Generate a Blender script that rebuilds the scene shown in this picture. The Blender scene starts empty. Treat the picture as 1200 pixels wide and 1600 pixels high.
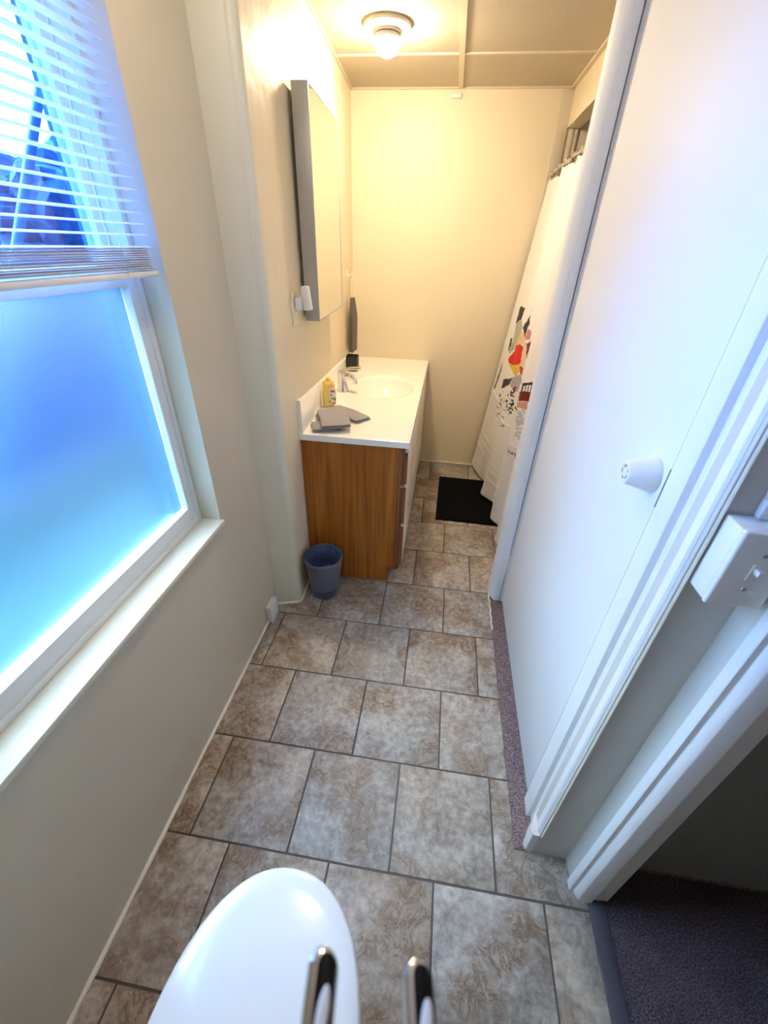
import bpy, bmesh, math, random
from mathutils import Vector, Matrix
random.seed(7)
PI = math.pi
SC = bpy.context.scene
COL = SC.collection

# ------------------------------------------------------------------ camera
cam_d = bpy.data.cameras.new('camera')
cam = bpy.data.objects.new('camera', cam_d)
COL.objects.link(cam)
SC.camera = cam
CAM = Vector((0.19824, -1.66544, 1.51969))
p, y, r = math.radians(32.7356), math.radians(-7.1345), math.radians(1.8921)
fwd = Vector((math.sin(y)*math.cos(p), math.cos(y)*math.cos(p), -math.sin(p)))
rt = Vector((math.cos(y), -math.sin(y), 0))
up = rt.cross(fwd)
rt2 = rt*math.cos(r) + up*math.sin(r)
up2 = -rt*math.sin(r) + up*math.cos(r)
mm = Matrix((rt2, up2, -fwd)).transposed().to_4x4()
mm.translation = CAM
cam.matrix_world = mm
cam_d.sensor_fit = 'VERTICAL'
cam_d.sensor_height = 36.0
cam_d.sensor_width = 27.0
cam_d.lens = 648.52/1600*36.0
cam_d.clip_start = 0.02
cam_d.dof.use_dof = True
cam_d.dof.focus_distance = 1.7
cam_d.dof.aperture_fstop = (cam_d.lens/1000)/0.0036

# ------------------------------------------------------------------ world, exposure
w = bpy.data.worlds.new('overcast_sky')
SC.world = w
w.use_nodes = True
wn = w.node_tree
wn.nodes.clear()
# blue overcast sky with a broad bright bank of cloud on the window side
SKY_BLUE, SKY_BLUE_S = (0.15, 0.50, 1.0), 3.0
CLOUD, CLOUD_S = (0.87, 0.91, 1.0), 55.0
CLOUD_DIR = Vector((-1.0, 0.42, 0.90)).normalized()
tcw = wn.nodes.new('ShaderNodeTexCoord')
dp = wn.nodes.new('ShaderNodeVectorMath')
dp.operation = 'DOT_PRODUCT'
dp.inputs[1].default_value = CLOUD_DIR
mrw = wn.nodes.new('ShaderNodeMapRange')
mrw.interpolation_type = 'SMOOTHSTEP'
mrw.inputs['From Min'].default_value = math.cos(math.radians(58))
mrw.inputs['From Max'].default_value = math.cos(math.radians(20))
mrw.inputs['To Min'].default_value = 0.0
mrw.inputs['To Max'].default_value = CLOUD_S
b1 = wn.nodes.new('ShaderNodeBackground')
b1.inputs[0].default_value = (*SKY_BLUE, 1)
b1.inputs[1].default_value = SKY_BLUE_S
b2 = wn.nodes.new('ShaderNodeBackground')
b2.inputs[0].default_value = (*CLOUD, 1)
adw = wn.nodes.new('ShaderNodeAddShader')
wo = wn.nodes.new('ShaderNodeOutputWorld')
wn.links.new(tcw.outputs['Generated'], dp.inputs[0])
wn.links.new(dp.outputs['Value'], mrw.inputs['Value'])
wn.links.new(mrw.outputs['Result'], b2.inputs[1])
wn.links.new(b1.outputs[0], adw.inputs[0])
wn.links.new(b2.outputs[0], adw.inputs[1])
wn.links.new(adw.outputs[0], wo.inputs[0])
vs = SC.view_settings
SC.display_settings.display_device = 'sRGB'
vs.view_transform = 'Standard'
vs.look = 'None'
vs.gamma = 1.0
vs.use_curve_mapping = False
vs.exposure = 0.2
BULB_W = 385.0
NEAR_BULB_W = 92.0

# ------------------------------------------------------------------ materials
def new_mat(name):
    m = bpy.data.materials.new(name)
    m.use_nodes = True
    nt = m.node_tree
    b = nt.nodes['Principled BSDF']
    return m, nt, b

def N(nt, t, **kw):
    n = nt.nodes.new(t)
    for k, v in kw.items():
        setattr(n, k, v)
    return n

def bump(nt, b, scale, strength, dist=0.002, detail=4, coord=None):
    tc = N(nt, 'ShaderNodeTexCoord')
    nz = N(nt, 'ShaderNodeTexNoise')
    nz.inputs['Scale'].default_value = scale
    nz.inputs['Detail'].default_value = detail
    bp = N(nt, 'ShaderNodeBump')
    bp.inputs['Strength'].default_value = strength
    bp.inputs['Distance'].default_value = dist
    nt.links.new(tc.outputs['Object'], nz.inputs['Vector'])
    nt.links.new(nz.outputs['Fac'], bp.inputs['Height'])
    nt.links.new(bp.outputs['Normal'], b.inputs['Normal'])
    return nz

def plain(name, col, rough=0.5, metal=0.0, bmp=None, spec=None, coat=0.0, vary=0.0):
    m, nt, b = new_mat(name)
    b.inputs['Base Color'].default_value = (*col, 1)
    b.inputs['Roughness'].default_value = rough
    b.inputs['Metallic'].default_value = metal
    if spec is not None:
        b.inputs['Specular IOR Level'].default_value = spec
    if coat:
        b.inputs['Coat Weight'].default_value = coat
        b.inputs['Coat Roughness'].default_value = 0.08
    if bmp:
        bump(nt, b, *bmp)
    if vary:
        tc = N(nt, 'ShaderNodeTexCoord')
        nz = N(nt, 'ShaderNodeTexNoise')
        nz.inputs['Scale'].default_value = 3.0
        nz.inputs['Detail'].default_value = 5
        mx = N(nt, 'ShaderNodeMix', data_type='RGBA')
        mx.inputs['A'].default_value = (*[c*(1-vary) for c in col], 1)
        mx.inputs['B'].default_value = (*[min(1, c*(1+vary)) for c in col], 1)
        nt.links.new(tc.outputs['Object'], nz.inputs['Vector'])
        nt.links.new(nz.outputs['Fac'], mx.inputs['Factor'])
        nt.links.new(mx.outputs['Result'], b.inputs['Base Color'])
    return m

def ramp(nt, stops):
    cr = N(nt, 'ShaderNodeValToRGB')
    e = cr.color_ramp.elements
    e[0].position, e[0].color = stops[0][0], (*stops[0][1], 1)
    e[1].position, e[1].color = stops[-1][0], (*stops[-1][1], 1)
    for pos, c in stops[1:-1]:
        q = e.new(pos)
        q.color = (*c, 1)
    return cr

M = {}
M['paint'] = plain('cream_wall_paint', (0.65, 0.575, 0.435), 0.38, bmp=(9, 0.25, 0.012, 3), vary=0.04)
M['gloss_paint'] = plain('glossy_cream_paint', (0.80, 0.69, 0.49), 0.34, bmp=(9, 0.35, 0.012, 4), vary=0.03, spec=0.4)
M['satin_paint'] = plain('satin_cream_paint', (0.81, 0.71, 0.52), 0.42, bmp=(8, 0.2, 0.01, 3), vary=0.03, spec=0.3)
M['ivory'] = plain('ivory_trim_paint', (0.76, 0.71, 0.56), 0.4, bmp=(30, 0.1, 0.004, 3))
M['white_paint'] = plain('white_gloss_paint', (0.83, 0.825, 0.82), 0.55, bmp=(18, 0.08, 0.004, 3), spec=0.25)
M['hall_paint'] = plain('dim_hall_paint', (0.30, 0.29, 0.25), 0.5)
M['grey_paint'] = plain('off_white_wall_paint', (0.60, 0.58, 0.53), 0.45, bmp=(14, 0.15, 0.005, 3))
M['caulk'] = plain('cream_caulk', (0.86, 0.82, 0.70), 0.45, bmp=(60, 0.5, 0.004, 3))
M['ceiling'] = plain('stippled_ceiling_panel', (0.52, 0.45, 0.335), 0.8, bmp=(220, 0.5, 0.004, 4))
M['batten'] = plain('ceiling_batten', (0.66, 0.58, 0.44), 0.5)
M['vinyl'] = plain('white_vinyl', (0.78, 0.78, 0.76), 0.35)
M['slat'] = plain('white_blind_slat', (0.80, 0.79, 0.80), 0.4)
M['white_plastic'] = plain('white_plastic', (0.86, 0.85, 0.82), 0.3)
M['ivory_plastic'] = plain('ivory_plastic', (0.85, 0.79, 0.62), 0.3)
M['porcelain'] = plain('white_porcelain', (0.88, 0.88, 0.88), 0.12, coat=0.4)
M['lid'] = plain('white_toilet_seat', (0.90, 0.90, 0.90), 0.16, coat=0.3)
M['counter'] = plain('cultured_marble', (0.96, 0.94, 0.86), 0.22, coat=0.3)
M['chrome'] = plain('chrome', (0.80, 0.78, 0.75), 0.12, 1.0)
M['satin'] = plain('satin_aluminium', (0.52, 0.51, 0.49), 0.38, 1.0)
M['frame_grey'] = plain('brushed_grey_frame', (0.44, 0.44, 0.42), 0.42, 0.35)
M['shaded_frame'] = plain('shaded_frame_blue_grey', (0.045, 0.13, 0.20), 0.5)  # shade put into the colour of the outer window frame
M['mirror'] = plain('mirror_silver', (0.86, 0.87, 0.84), 0.02, 1.0)
M['black_plastic'] = plain('black_plastic', (0.008, 0.008, 0.009), 0.35)
M['reflection_black'] = plain('painted_reflection_black', (0.003, 0.003, 0.004), 0.05, spec=0.25)  # colour of the dark reflection painted onto the chrome prongs
M['dark'] = plain('recess_shade_black', (0.01, 0.01, 0.01), 0.8)  # near-black that stands for shade in the strike gap
M['mat'] = plain('black_bath_mat', (0.004, 0.004, 0.005), 0.95, bmp=(300, 0.9, 0.006, 3), spec=0.1)
M['bin'] = plain('grey_blue_plastic', (0.13, 0.138, 0.175), 0.42)
M['bin_base'] = plain('dark_blue_plastic', (0.055, 0.065, 0.14), 0.42)
M['liner'] = plain('translucent_blue_liner', (0.085, 0.12, 0.22), 0.25, bmp=(26, 0.8, 0.02, 5))
M['cloth'] = plain('grey_terry_cloth', (0.40, 0.37, 0.365), 0.95, bmp=(420, 0.8, 0.003, 3), spec=0.15)
M['towel'] = plain('dark_grey_towel', (0.17, 0.145, 0.13), 0.95, bmp=(300, 0.8, 0.004, 3), spec=0.15)
M['threshold'] = plain('dark_vinyl_threshold', (0.055, 0.05, 0.062), 0.45)
M['bare_tub'] = plain('white_tub_acrylic', (0.82, 0.78, 0.68), 0.25)
M['siding'] = plain('periwinkle_siding', (0.06, 0.06, 0.2), 0.6, vary=0.05)
M['ext_trim'] = plain('pale_exterior_trim', (0.03, 0.2, 0.25), 0.5)
M['fence'] = plain('weathered_fence', (0.05, 0.14, 0.36), 0.7, vary=0.15)
M['bark'] = plain('bark', (0.06, 0.05, 0.05), 0.9)
M['glare_front'] = plain('glare_pale_front', (0.78, 0.70, 0.58), 0.3)  # grazing glare on the oak fronts, put into a pale base colour
M['liquid'] = plain('yellow_liquid_soap', (0.92, 0.66, 0.14), 0.12, coat=0.5)
M['cord'] = plain('white_cord', (0.8, 0.8, 0.8), 0.7)

def leafy(name, c1, c2):
    m, nt, b = new_mat(name)
    tc = N(nt, 'ShaderNodeTexCoord')
    nz = N(nt, 'ShaderNodeTexNoise')
    nz.inputs['Scale'].default_value = 6
    nz.inputs['Detail'].default_value = 8
    cr = ramp(nt, [(0.35, c1), (0.65, c2)])
    nt.links.new(tc.outputs['Object'], nz.inputs['Vector'])
    nt.links.new(nz.outputs['Fac'], cr.inputs['Fac'])
    nt.links.new(cr.outputs['Color'], b.inputs['Base Color'])
    b.inputs['Roughness'].default_value = 0.8
    return m
M['leaf'] = leafy('tree_leaves', (0.01, 0.07, 0.16), (0.04, 0.22, 0.36))
M['grass'] = leafy('lawn_grass', (0.003, 0.045, 0.055), (0.006, 0.07, 0.085))

def wood(name, c1, c2, c3, rough=0.35, grain=(38, 38, 1.2)):
    m, nt, b = new_mat(name)
    tc = N(nt, 'ShaderNodeTexCoord')
    mp = N(nt, 'ShaderNodeMapping')
    mp.inputs['Scale'].default_value = grain
    nz = N(nt, 'ShaderNodeTexNoise')
    nz.inputs['Scale'].default_value = 1.0
    nz.inputs['Detail'].default_value = 3
    nz.inputs['Distortion'].default_value = 0.9
    mp2 = N(nt, 'ShaderNodeMapping')
    mp2.inputs['Scale'].default_value = (170, 170, 5)
    nz2 = N(nt, 'ShaderNodeTexNoise')
    nz2.inputs['Scale'].default_value = 1.0
    nz2.inputs['Detail'].default_value = 4
    cr = ramp(nt, [(0.30, c1), (0.5, c2), (0.72, c3)])
    ad = N(nt, 'ShaderNodeMath', operation='MULTIPLY_ADD')
    ad.inputs[1].default_value = 0.35
    sb = N(nt, 'ShaderNodeMath', operation='SUBTRACT')
    sb.inputs[1].default_value = 0.175
    L = nt.links.new
    L(tc.outputs['Object'], mp.inputs['Vector'])
    L(mp.outputs['Vector'], nz.inputs['Vector'])
    L(tc.outputs['Object'], mp2.inputs['Vector'])
    L(mp2.outputs['Vector'], nz2.inputs['Vector'])
    L(nz2.outputs['Fac'], ad.inputs[0])
    L(nz.outputs['Fac'], ad.inputs[2])
    L(ad.outputs[0], sb.inputs[0])
    L(sb.outputs[0], cr.inputs['Fac'])
    L(cr.outputs['Color'], b.inputs['Base Color'])
    b.inputs['Roughness'].default_value = rough
    return m
M['oak'] = wood('golden_oak_veneer', (0.23, 0.062, 0.005), (0.33, 0.098, 0.009), (0.43, 0.150, 0.020))
M['oak_dark'] = wood('red_brown_oak', (0.13, 0.035, 0.010), (0.20, 0.060, 0.018), (0.28, 0.10, 0.035))

def tile_mat():
    m, nt, b = new_mat('slate_look_tile')
    L = nt.links.new
    tc = N(nt, 'ShaderNodeTexCoord')
    at = N(nt, 'ShaderNodeAttribute', attribute_name='tile_rand')
    sc = N(nt, 'ShaderNodeVectorMath', operation='MULTIPLY_ADD')
    sc.inputs[1].default_value = (30, 30, 30)
    L(at.outputs['Color'], sc.inputs[0])
    L(tc.outputs['Object'], sc.inputs[2])
    def noise(scale, detail, dist=0.0, rough=0.6):
        n = N(nt, 'ShaderNodeTexNoise')
        n.inputs['Scale'].default_value = scale
        n.inputs['Detail'].default_value = detail
        n.inputs['Distortion'].default_value = dist
        n.inputs['Roughness'].default_value = rough
        L(sc.outputs[0], n.inputs['Vector'])
        return n
    big = noise(7, 6, 0.6, 0.65)
    fine = noise(45, 8, 0.3, 0.7)
    base = ramp(nt, [(0.36, (0.17, 0.14, 0.118)), (0.5, (0.39, 0.35, 0.31)), (0.63, (0.62, 0.58, 0.53))])
    mixf = N(nt, 'ShaderNodeMath', operation='MULTIPLY_ADD')
    mixf.inputs[1].default_value = 0.58
    half = N(nt, 'ShaderNodeMath', operation='MULTIPLY')
    half.inputs[1].default_value = 0.42
    L(big.outputs['Fac'], half.inputs[0])
    L(fine.outputs['Fac'], mixf.inputs[0])
    L(half.outputs[0], mixf.inputs[2])
    L(mixf.outputs[0], base.inputs['Fac'])
    # rust veins: thin ridges of a distorted noise, only where a patch mask is high
    vein = noise(15, 9, 0.7, 0.72)
    vr = ramp(nt, [(0.46, (0, 0, 0)), (0.50, (1, 1, 1)), (0.54, (0, 0, 0))])
    L(vein.outputs['Fac'], vr.inputs['Fac'])
    patch = noise(4.5, 3, 0.4, 0.5)
    pr = ramp(nt, [(0.48, (0, 0, 0)), (0.58, (1, 1, 1))])
    L(patch.outputs['Fac'], pr.inputs['Fac'])
    speck = noise(26, 10, 1.0, 0.75)
    sr = ramp(nt, [(0.55, (0, 0, 0)), (0.63, (1, 1, 1))])
    L(speck.outputs['Fac'], sr.inputs['Fac'])
    vmx = N(nt, 'ShaderNodeMath', operation='MAXIMUM')
    L(vr.outputs['Color'], vmx.inputs[0])
    L(sr.outputs['Color'], vmx.inputs[1])
    ml = N(nt, 'ShaderNodeMath', operation='MULTIPLY')
    L(vmx.outputs[0], ml.inputs[0])
    L(pr.outputs['Color'], ml.inputs[1])
    m2 = N(nt, 'ShaderNodeMath', operation='MULTIPLY')
    m2.inputs[1].default_value = 0.85
    L(ml.outputs[0], m2.inputs[0])
    st = N(nt, 'ShaderNodeMath', operation='MULTIPLY')
    st.inputs[1].default_value = 0.45
    L(pr.outputs['Color'], st.inputs[0])
    mx0 = N(nt, 'ShaderNodeMix', data_type='RGBA')
    mx0.inputs['B'].default_value = (0.30, 0.21, 0.14, 1)
    L(st.outputs[0], mx0.inputs['Factor'])
    L(base.outputs['Color'], mx0.inputs['A'])
    mx = N(nt, 'ShaderNodeMix', data_type='RGBA')
    mx.inputs['B'].default_value = (0.13, 0.065, 0.028, 1)
    L(m2.outputs[0], mx.inputs['Factor'])
    sx = N(nt, 'ShaderNodeSeparateColor')
    L(at.outputs['Color'], sx.inputs[0])
    br = N(nt, 'ShaderNodeMapRange')
    br.inputs['From Min'].default_value = 0.35
    br.inputs['To Max'].default_value = 0.40
    L(sx.outputs[1], br.inputs['Value'])
    mx1 = N(nt, 'ShaderNodeMix', data_type='RGBA', blend_type='MULTIPLY')
    mx1.inputs['B'].default_value = (0.86, 0.68, 0.50, 1)
    L(br.outputs['Result'], mx1.inputs['Factor'])
    L(mx0.outputs['Result'], mx1.inputs['A'])
    L(mx1.outputs['Result'], mx.inputs['A'])
    # overall value per tile
    hv = N(nt, 'ShaderNodeHueSaturation')
    mr = N(nt, 'ShaderNodeMapRange')
    mr.inputs['To Min'].default_value = 0.88
    mr.inputs['To Max'].default_value = 1.12
    L(at.outputs['Fac'], mr.inputs['Value'])
    L(mr.outputs['Result'], hv.inputs['Value'])
    L(mx.outputs['Result'], hv.inputs['Color'])
    L(hv.outputs['Color'], b.inputs['Base Color'])
    b.inputs['Roughness'].default_value = 0.42
    bp = N(nt, 'ShaderNodeBump')
    bp.inputs['Strength'].default_value = 0.35
    bp.inputs['Distance'].default_value = 0.002
    L(fine.outputs['Fac'], bp.inputs['Height'])
    L(bp.outputs['Normal'], b.inputs['Normal'])
    return m
M['tile'] = tile_mat()
M['grout'] = plain('brown_grey_grout', (0.10, 0.085, 0.075), 0.85, bmp=(200, 0.4, 0.002, 3))

def carpet_mat(name, c1, c2, c3):
    m, nt, b = new_mat(name)
    L = nt.links.new
    tc = N(nt, 'ShaderNodeTexCoord')
    n1 = N(nt, 'ShaderNodeTexNoise')
    n1.inputs['Scale'].default_value = 260
    n1.inputs['Detail'].default_value = 3
    cr = ramp(nt, [(0.32, c1), (0.5, c2), (0.68, c3)])
    L(tc.outputs['Object'], n1.inputs['Vector'])
    L(n1.outputs['Fac'], cr.inputs['Fac'])
    L(cr.outputs['Color'], b.inputs['Base Color'])
    bp = N(nt, 'ShaderNodeBump')
    bp.inputs['Strength'].default_value = 0.9
    bp.inputs['Distance'].default_value = 0.006
    L(n1.outputs['Fac'], bp.inputs['Height'])
    L(bp.outputs['Normal'], b.inputs['Normal'])
    b.inputs['Roughness'].default_value = 1.0
    b.inputs['Specular IOR Level'].default_value = 0.1
    return m
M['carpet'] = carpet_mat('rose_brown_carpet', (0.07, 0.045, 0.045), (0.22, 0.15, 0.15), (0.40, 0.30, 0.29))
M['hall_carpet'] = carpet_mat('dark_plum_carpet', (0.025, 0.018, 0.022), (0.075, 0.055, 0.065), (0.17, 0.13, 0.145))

def glass_clear():
    m = bpy.data.materials.new('clear_window_glass')
    m.use_nodes = True
    nt = m.node_tree
    nt.nodes.clear()
    t = N(nt, 'ShaderNodeBsdfTransparent')
    t.inputs[0].default_value = (0.36, 0.56, 0.88, 1)
    g = N(nt, 'ShaderNodeBsdfGlossy')
    g.inputs['Roughness'].default_value = 0.01
    mx = N(nt, 'ShaderNodeMixShader')
    o = N(nt, 'ShaderNodeOutputMaterial')
    mx.inputs[0].default_value = 0.07
    nt.links.new(t.outputs[0], mx.inputs[1])
    nt.links.new(g.outputs[0], mx.inputs[2])
    nt.links.new(mx.outputs[0], o.inputs[0])
    return m
M['glass'] = glass_clear()

def frosted():
    m, nt, b = new_mat('blue_frosted_glass')
    b.inputs['Base Color'].default_value = (0.53, 0.785, 1.0, 1)
    b.inputs['Transmission Weight'].default_value = 1.0
    b.inputs['Roughness'].default_value = 0.26
    b.inputs['IOR'].default_value = 1.35
    bump(nt, b, 260, 0.2, 0.001, 2)
    return m
M['frost'] = frosted()

def bulb_mat(name, col, watt):
    m = bpy.data.materials.new(name)
    m.use_nodes = True
    nt = m.node_tree
    nt.nodes.clear()
    e = N(nt, 'ShaderNodeEmission')
    e.inputs[0].default_value = (*col, 1)
    e.inputs[1].default_value = watt
    o = N(nt, 'ShaderNodeOutputMaterial')
    nt.links.new(e.outputs[0], o.inputs[0])
    return m
M['bulb'] = bulb_mat('lit_warm_bulb', (1.0, 0.825, 0.585), BULB_W)
M['near_bulb'] = bulb_mat('lit_soft_white_bulb', (1.0, 0.87, 0.68), NEAR_BULB_W)

def label_mat():
    m, nt, b = new_mat('fruit_soap_label')
    tc = N(nt, 'ShaderNodeTexCoord')
    v = N(nt, 'ShaderNodeTexNoise')
    v.inputs['Scale'].default_value = 42
    v.inputs['Detail'].default_value = 1.0
    cr = ramp(nt, [(0.0, (0.03, 0.16, 0.03)), (0.40, (0.05, 0.20, 0.03)), (0.43, (0.85, 0.82, 0.70)),
                   (0.57, (0.85, 0.82, 0.70)), (0.60, (0.55, 0.06, 0.04)), (1.0, (0.5, 0.04, 0.03))])
    nt.links.new(tc.outputs['Object'], v.inputs['Vector'])
    nt.links.new(v.outputs['Fac'], cr.inputs['Fac'])
    nt.links.new(cr.outputs['Color'], b.inputs['Base Color'])
    return m
M['label'] = label_mat()

def curtain_mat():
    m, nt, b = new_mat('printed_shower_curtain')
    at = N(nt, 'ShaderNodeAttribute', attribute_name='print')
    nt.links.new(at.outputs['Color'], b.inputs['Base Color'])
    b.inputs['Roughness'].default_value = 0.55
    b.inputs['Subsurface Weight'].default_value = 0.0
    return m
M['curtain'] = curtain_mat()

# ------------------------------------------------------------------ mesh helpers
def finish(name, bm, mat, parent=None, smooth=40, loc=None, rot=None):
    bm.normal_update()
    if smooth:
        a = math.radians(smooth)
        for f in bm.faces:
            f.smooth = True
        for e in bm.edges:
            if len(e.link_faces) == 2 and e.calc_face_angle(0) > a:
                e.smooth = False
    me = bpy.data.meshes.new(name)
    bm.to_mesh(me)
    bm.free()
    ms = mat if isinstance(mat, (list, tuple)) else [mat]
    for q in ms:
        me.materials.append(M[q])
    o = bpy.data.objects.new(name, me)
    COL.objects.link(o)
    if parent is not None:
        o.parent = parent
    if loc is not None:
        o.location = loc
    if rot is not None:
        o.rotation_euler = rot
    return o

def add_box(bm, x0, x1, y0, y1, z0, z1, bev=0.0, seg=2, mi=0):
    b = bmesh.new()
    bmesh.ops.create_cube(b, size=1.0)
    for v in b.verts:
        v.co = Vector((x0+(v.co.x+.5)*(x1-x0), y0+(v.co.y+.5)*(y1-y0), z0+(v.co.z+.5)*(z1-z0)))
    if bev:
        bmesh.ops.bevel(b, geom=list(b.edges), offset=bev, segments=seg, affect='EDGES', profile=0.5)
    merge(bm, b, mi)

def merge(bm, b, mi=0, mat=None):
    vm = {}
    for v in b.verts:
        vm[v] = bm.verts.new(mat @ v.co if mat else v.co)
    for f in b.faces:
        try:
            nf = bm.faces.new([vm[v] for v in f.verts])
            nf.material_index = mi
        except ValueError:
            pass
    b.free()

def add_prism(bm, pts, z0, z1, bev=0.0):
    b = bmesh.new()
    area = sum(pts[i][0]*pts[(i+1) % len(pts)][1]-pts[(i+1) % len(pts)][0]*pts[i][1] for i in range(len(pts)))
    if area < 0:
        pts = pts[::-1]
    lo = [b.verts.new((q[0], q[1], z0)) for q in pts]
    hi = [b.verts.new((q[0], q[1], z1)) for q in pts]
    n = len(pts)
    b.faces.new(hi)
    b.faces.new(lo[::-1])
    for i in range(n):
        b.faces.new([lo[i], lo[(i+1) % n], hi[(i+1) % n], hi[i]])
    if bev:
        bmesh.ops.bevel(b, geom=list(b.edges), offset=bev, segments=2, affect='EDGES', profile=0.5)
    merge(bm, b)

def add_lathe(bm, prof, n=32, mat=None, mi=0, cap0=True, cap1=True):
    b = bmesh.new()
    rings = []
    for (rr, z) in prof:
        rings.append([b.verts.new((rr*math.cos(2*PI*i/n), rr*math.sin(2*PI*i/n), z)) for i in range(n)])
    for k in range(len(rings)-1):
        for i in range(n):
            b.faces.new([rings[k][i], rings[k][(i+1) % n], rings[k+1][(i+1) % n], rings[k+1][i]])
    if cap0:
        b.faces.new(rings[0][::-1])
    if cap1:
        b.faces.new(rings[-1])
    bmesh.ops.recalc_face_normals(b, faces=list(b.faces))
    merge(bm, b, mi, mat)

def add_tube(bm, pts, rad, n=10, rads=None, flat=(1, 1)):
    b = bmesh.new()
    pts = [Vector(q) for q in pts]
    prev = None
    rings = []
    ref = Vector((0, 0, 1))
    for i, q in enumerate(pts):
        d = (pts[min(i+1, len(pts)-1)] - pts[max(i-1, 0)]).normalized()
        if prev is None:
            a = d.cross(ref)
            if a.length < 1e-3:
                a = d.cross(Vector((1, 0, 0)))
            a.normalize()
        else:
            a = (prev - d*prev.dot(d)).normalized()
        prev = a
        c = d.cross(a)
        rr = rads[i] if rads else rad
        rings.append([b.verts.new(q + a*(rr*flat[0]*math.cos(2*PI*k/n)) + c*(rr*flat[1]*math.sin(2*PI*k/n))) for k in range(n)])
    for i in range(len(rings)-1):
        for k in range(n):
            b.faces.new([rings[i][k], rings[i][(k+1) % n], rings[i+1][(k+1) % n], rings[i+1][k]])
    b.faces.new(rings[0][::-1])
    b.faces.new(rings[-1])
    bmesh.ops.recalc_face_normals(b, faces=list(b.faces))
    merge(bm, b)

def box_obj(name, mat, parent, *a, **k):
    bm = bmesh.new()
    add_box(bm, *a, **k)
    return finish(name, bm, mat, parent)

def struct(o):
    o['kind'] = 'structure'
    return o

def tag(o, label, cat, group=None, kind=None):
    o['label'] = label
    o['category'] = cat
    if group:
        o['group'] = group
    if kind:
        o['kind'] = kind
    return o

def thing(name, label, cat, loc, rz=0.0, group=None):
    o = bpy.data.objects.new(name, None)
    o.empty_display_size = 0.05
    COL.objects.link(o)
    o.location = loc
    o.rotation_euler = (0, 0, rz)
    return tag(o, label, cat, group)

def sstruct(name, mat, boxes=(), prisms=(), parent=None, bev=0.0, smooth=40):
    bm = bmesh.new()
    for b in boxes:
        add_box(bm, *b, bev=bev)
    for q in prisms:
        add_prism(bm, *q)
    return struct(finish(name, bm, mat, parent, smooth))

T = 0.3048
ZC = 2.258            # ceiling height
YB = 1.535            # far wall
def farleft(yy):      # the wall behind the vanity runs slightly out of square
    return -0.3902 - 0.0467*(yy+0.218)

# ------------------------------------------------------------------ shell
# floor: grout bed and stone tiles in one object
def build_floor():
    bm = bmesh.new()
    lay = bm.verts.layers.float_color.new('tile_rand')
    add_box(bm, -0.66, 0.786, -2.15, 1.70, -0.10, -0.0025, mi=1)
    offs = {-2: 1.0303, -1: .51514, 0: .0657, 1: -.44238, 2: -.93678, 3: -1.37562, 4: -.95297,
            5: -1.42, 6: -1.0, -3: .53, -4: 1.05, -5: .6, -6: .1}
    g = 0.0028
    for rr in range(-6, 7):
        y1, y0 = -rr*T - g, -(rr+1)*T + g
        if y1 > 1.56:
            y1 = 1.56
        if y0 > 1.55:
            continue
        lim = 0.557 if rr in (0, 1, 2) else 0.745
        for k in range(-8, 9):
            x0, x1 = (offs[rr]+k)*T + g, (offs[rr]+k+1)*T - g
            x0, x1 = max(x0, -0.53), min(x1, lim)
            if x1 - x0 < 0.01:
                continue
            b = bmesh.new()
            bmesh.ops.create_cube(b, size=1.0)
            dz = random.uniform(-0.0006, 0.0006)
            for v in b.verts:
                v.co = Vector((x0+(v.co.x+.5)*(x1-x0), y0+(v.co.y+.5)*(y1-y0), -0.009+(v.co.z+.5)*(0.009+dz)))
            bmesh.ops.bevel(b, geom=[e for e in b.edges if all(v.co.z > -0.005 for v in e.verts)], offset=0.0018, segments=2, affect='EDGES', profile=0.5)
            n0 = len(bm.verts)
            merge(bm, b, 0)
            bm.verts.ensure_lookup_table()
            c = (random.random(), random.random(), random.random(), 1)
            for v in bm.verts[n0:]:
                v[lay] = c
    return struct(finish('floor', bm, ['tile', 'grout']))
build_floor()
struct(box_obj('floor_closet', 'carpet', None, 0.557, 1.30, -1.106, -0.051, -0.05, 0.006))
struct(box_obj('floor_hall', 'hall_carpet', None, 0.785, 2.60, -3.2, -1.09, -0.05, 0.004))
struct(box_obj('trim_1', 'threshold', None, 0.745, 0.789, -1.985, -1.196, -0.02, 0.007, bev=0.003))
# chipped raised edge between the tiles and the carpet strip
bm = bmesh.new()
pts = []
for i in range(14):
    t = i/13
    pts.append((0.5535+0.002*math.sin(i*2.1), -0.255+0.25*t, 0.004+0.004*abs(math.sin(i*1.7))))
add_tube(bm, pts, 0.0045, 6, flat=(1, 2.0))
struct(finish('trim_2', bm, 'caulk'))

# window wall
WY0, WY1, WZ0, WZ1 = -1.47, -0.575, 0.700, 2.06
bm = bmesh.new()
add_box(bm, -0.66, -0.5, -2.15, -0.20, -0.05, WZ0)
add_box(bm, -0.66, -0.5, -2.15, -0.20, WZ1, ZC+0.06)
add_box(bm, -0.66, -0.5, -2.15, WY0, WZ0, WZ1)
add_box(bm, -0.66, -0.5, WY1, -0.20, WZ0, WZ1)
struct(finish('wall_left', bm, 'paint'))
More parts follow.
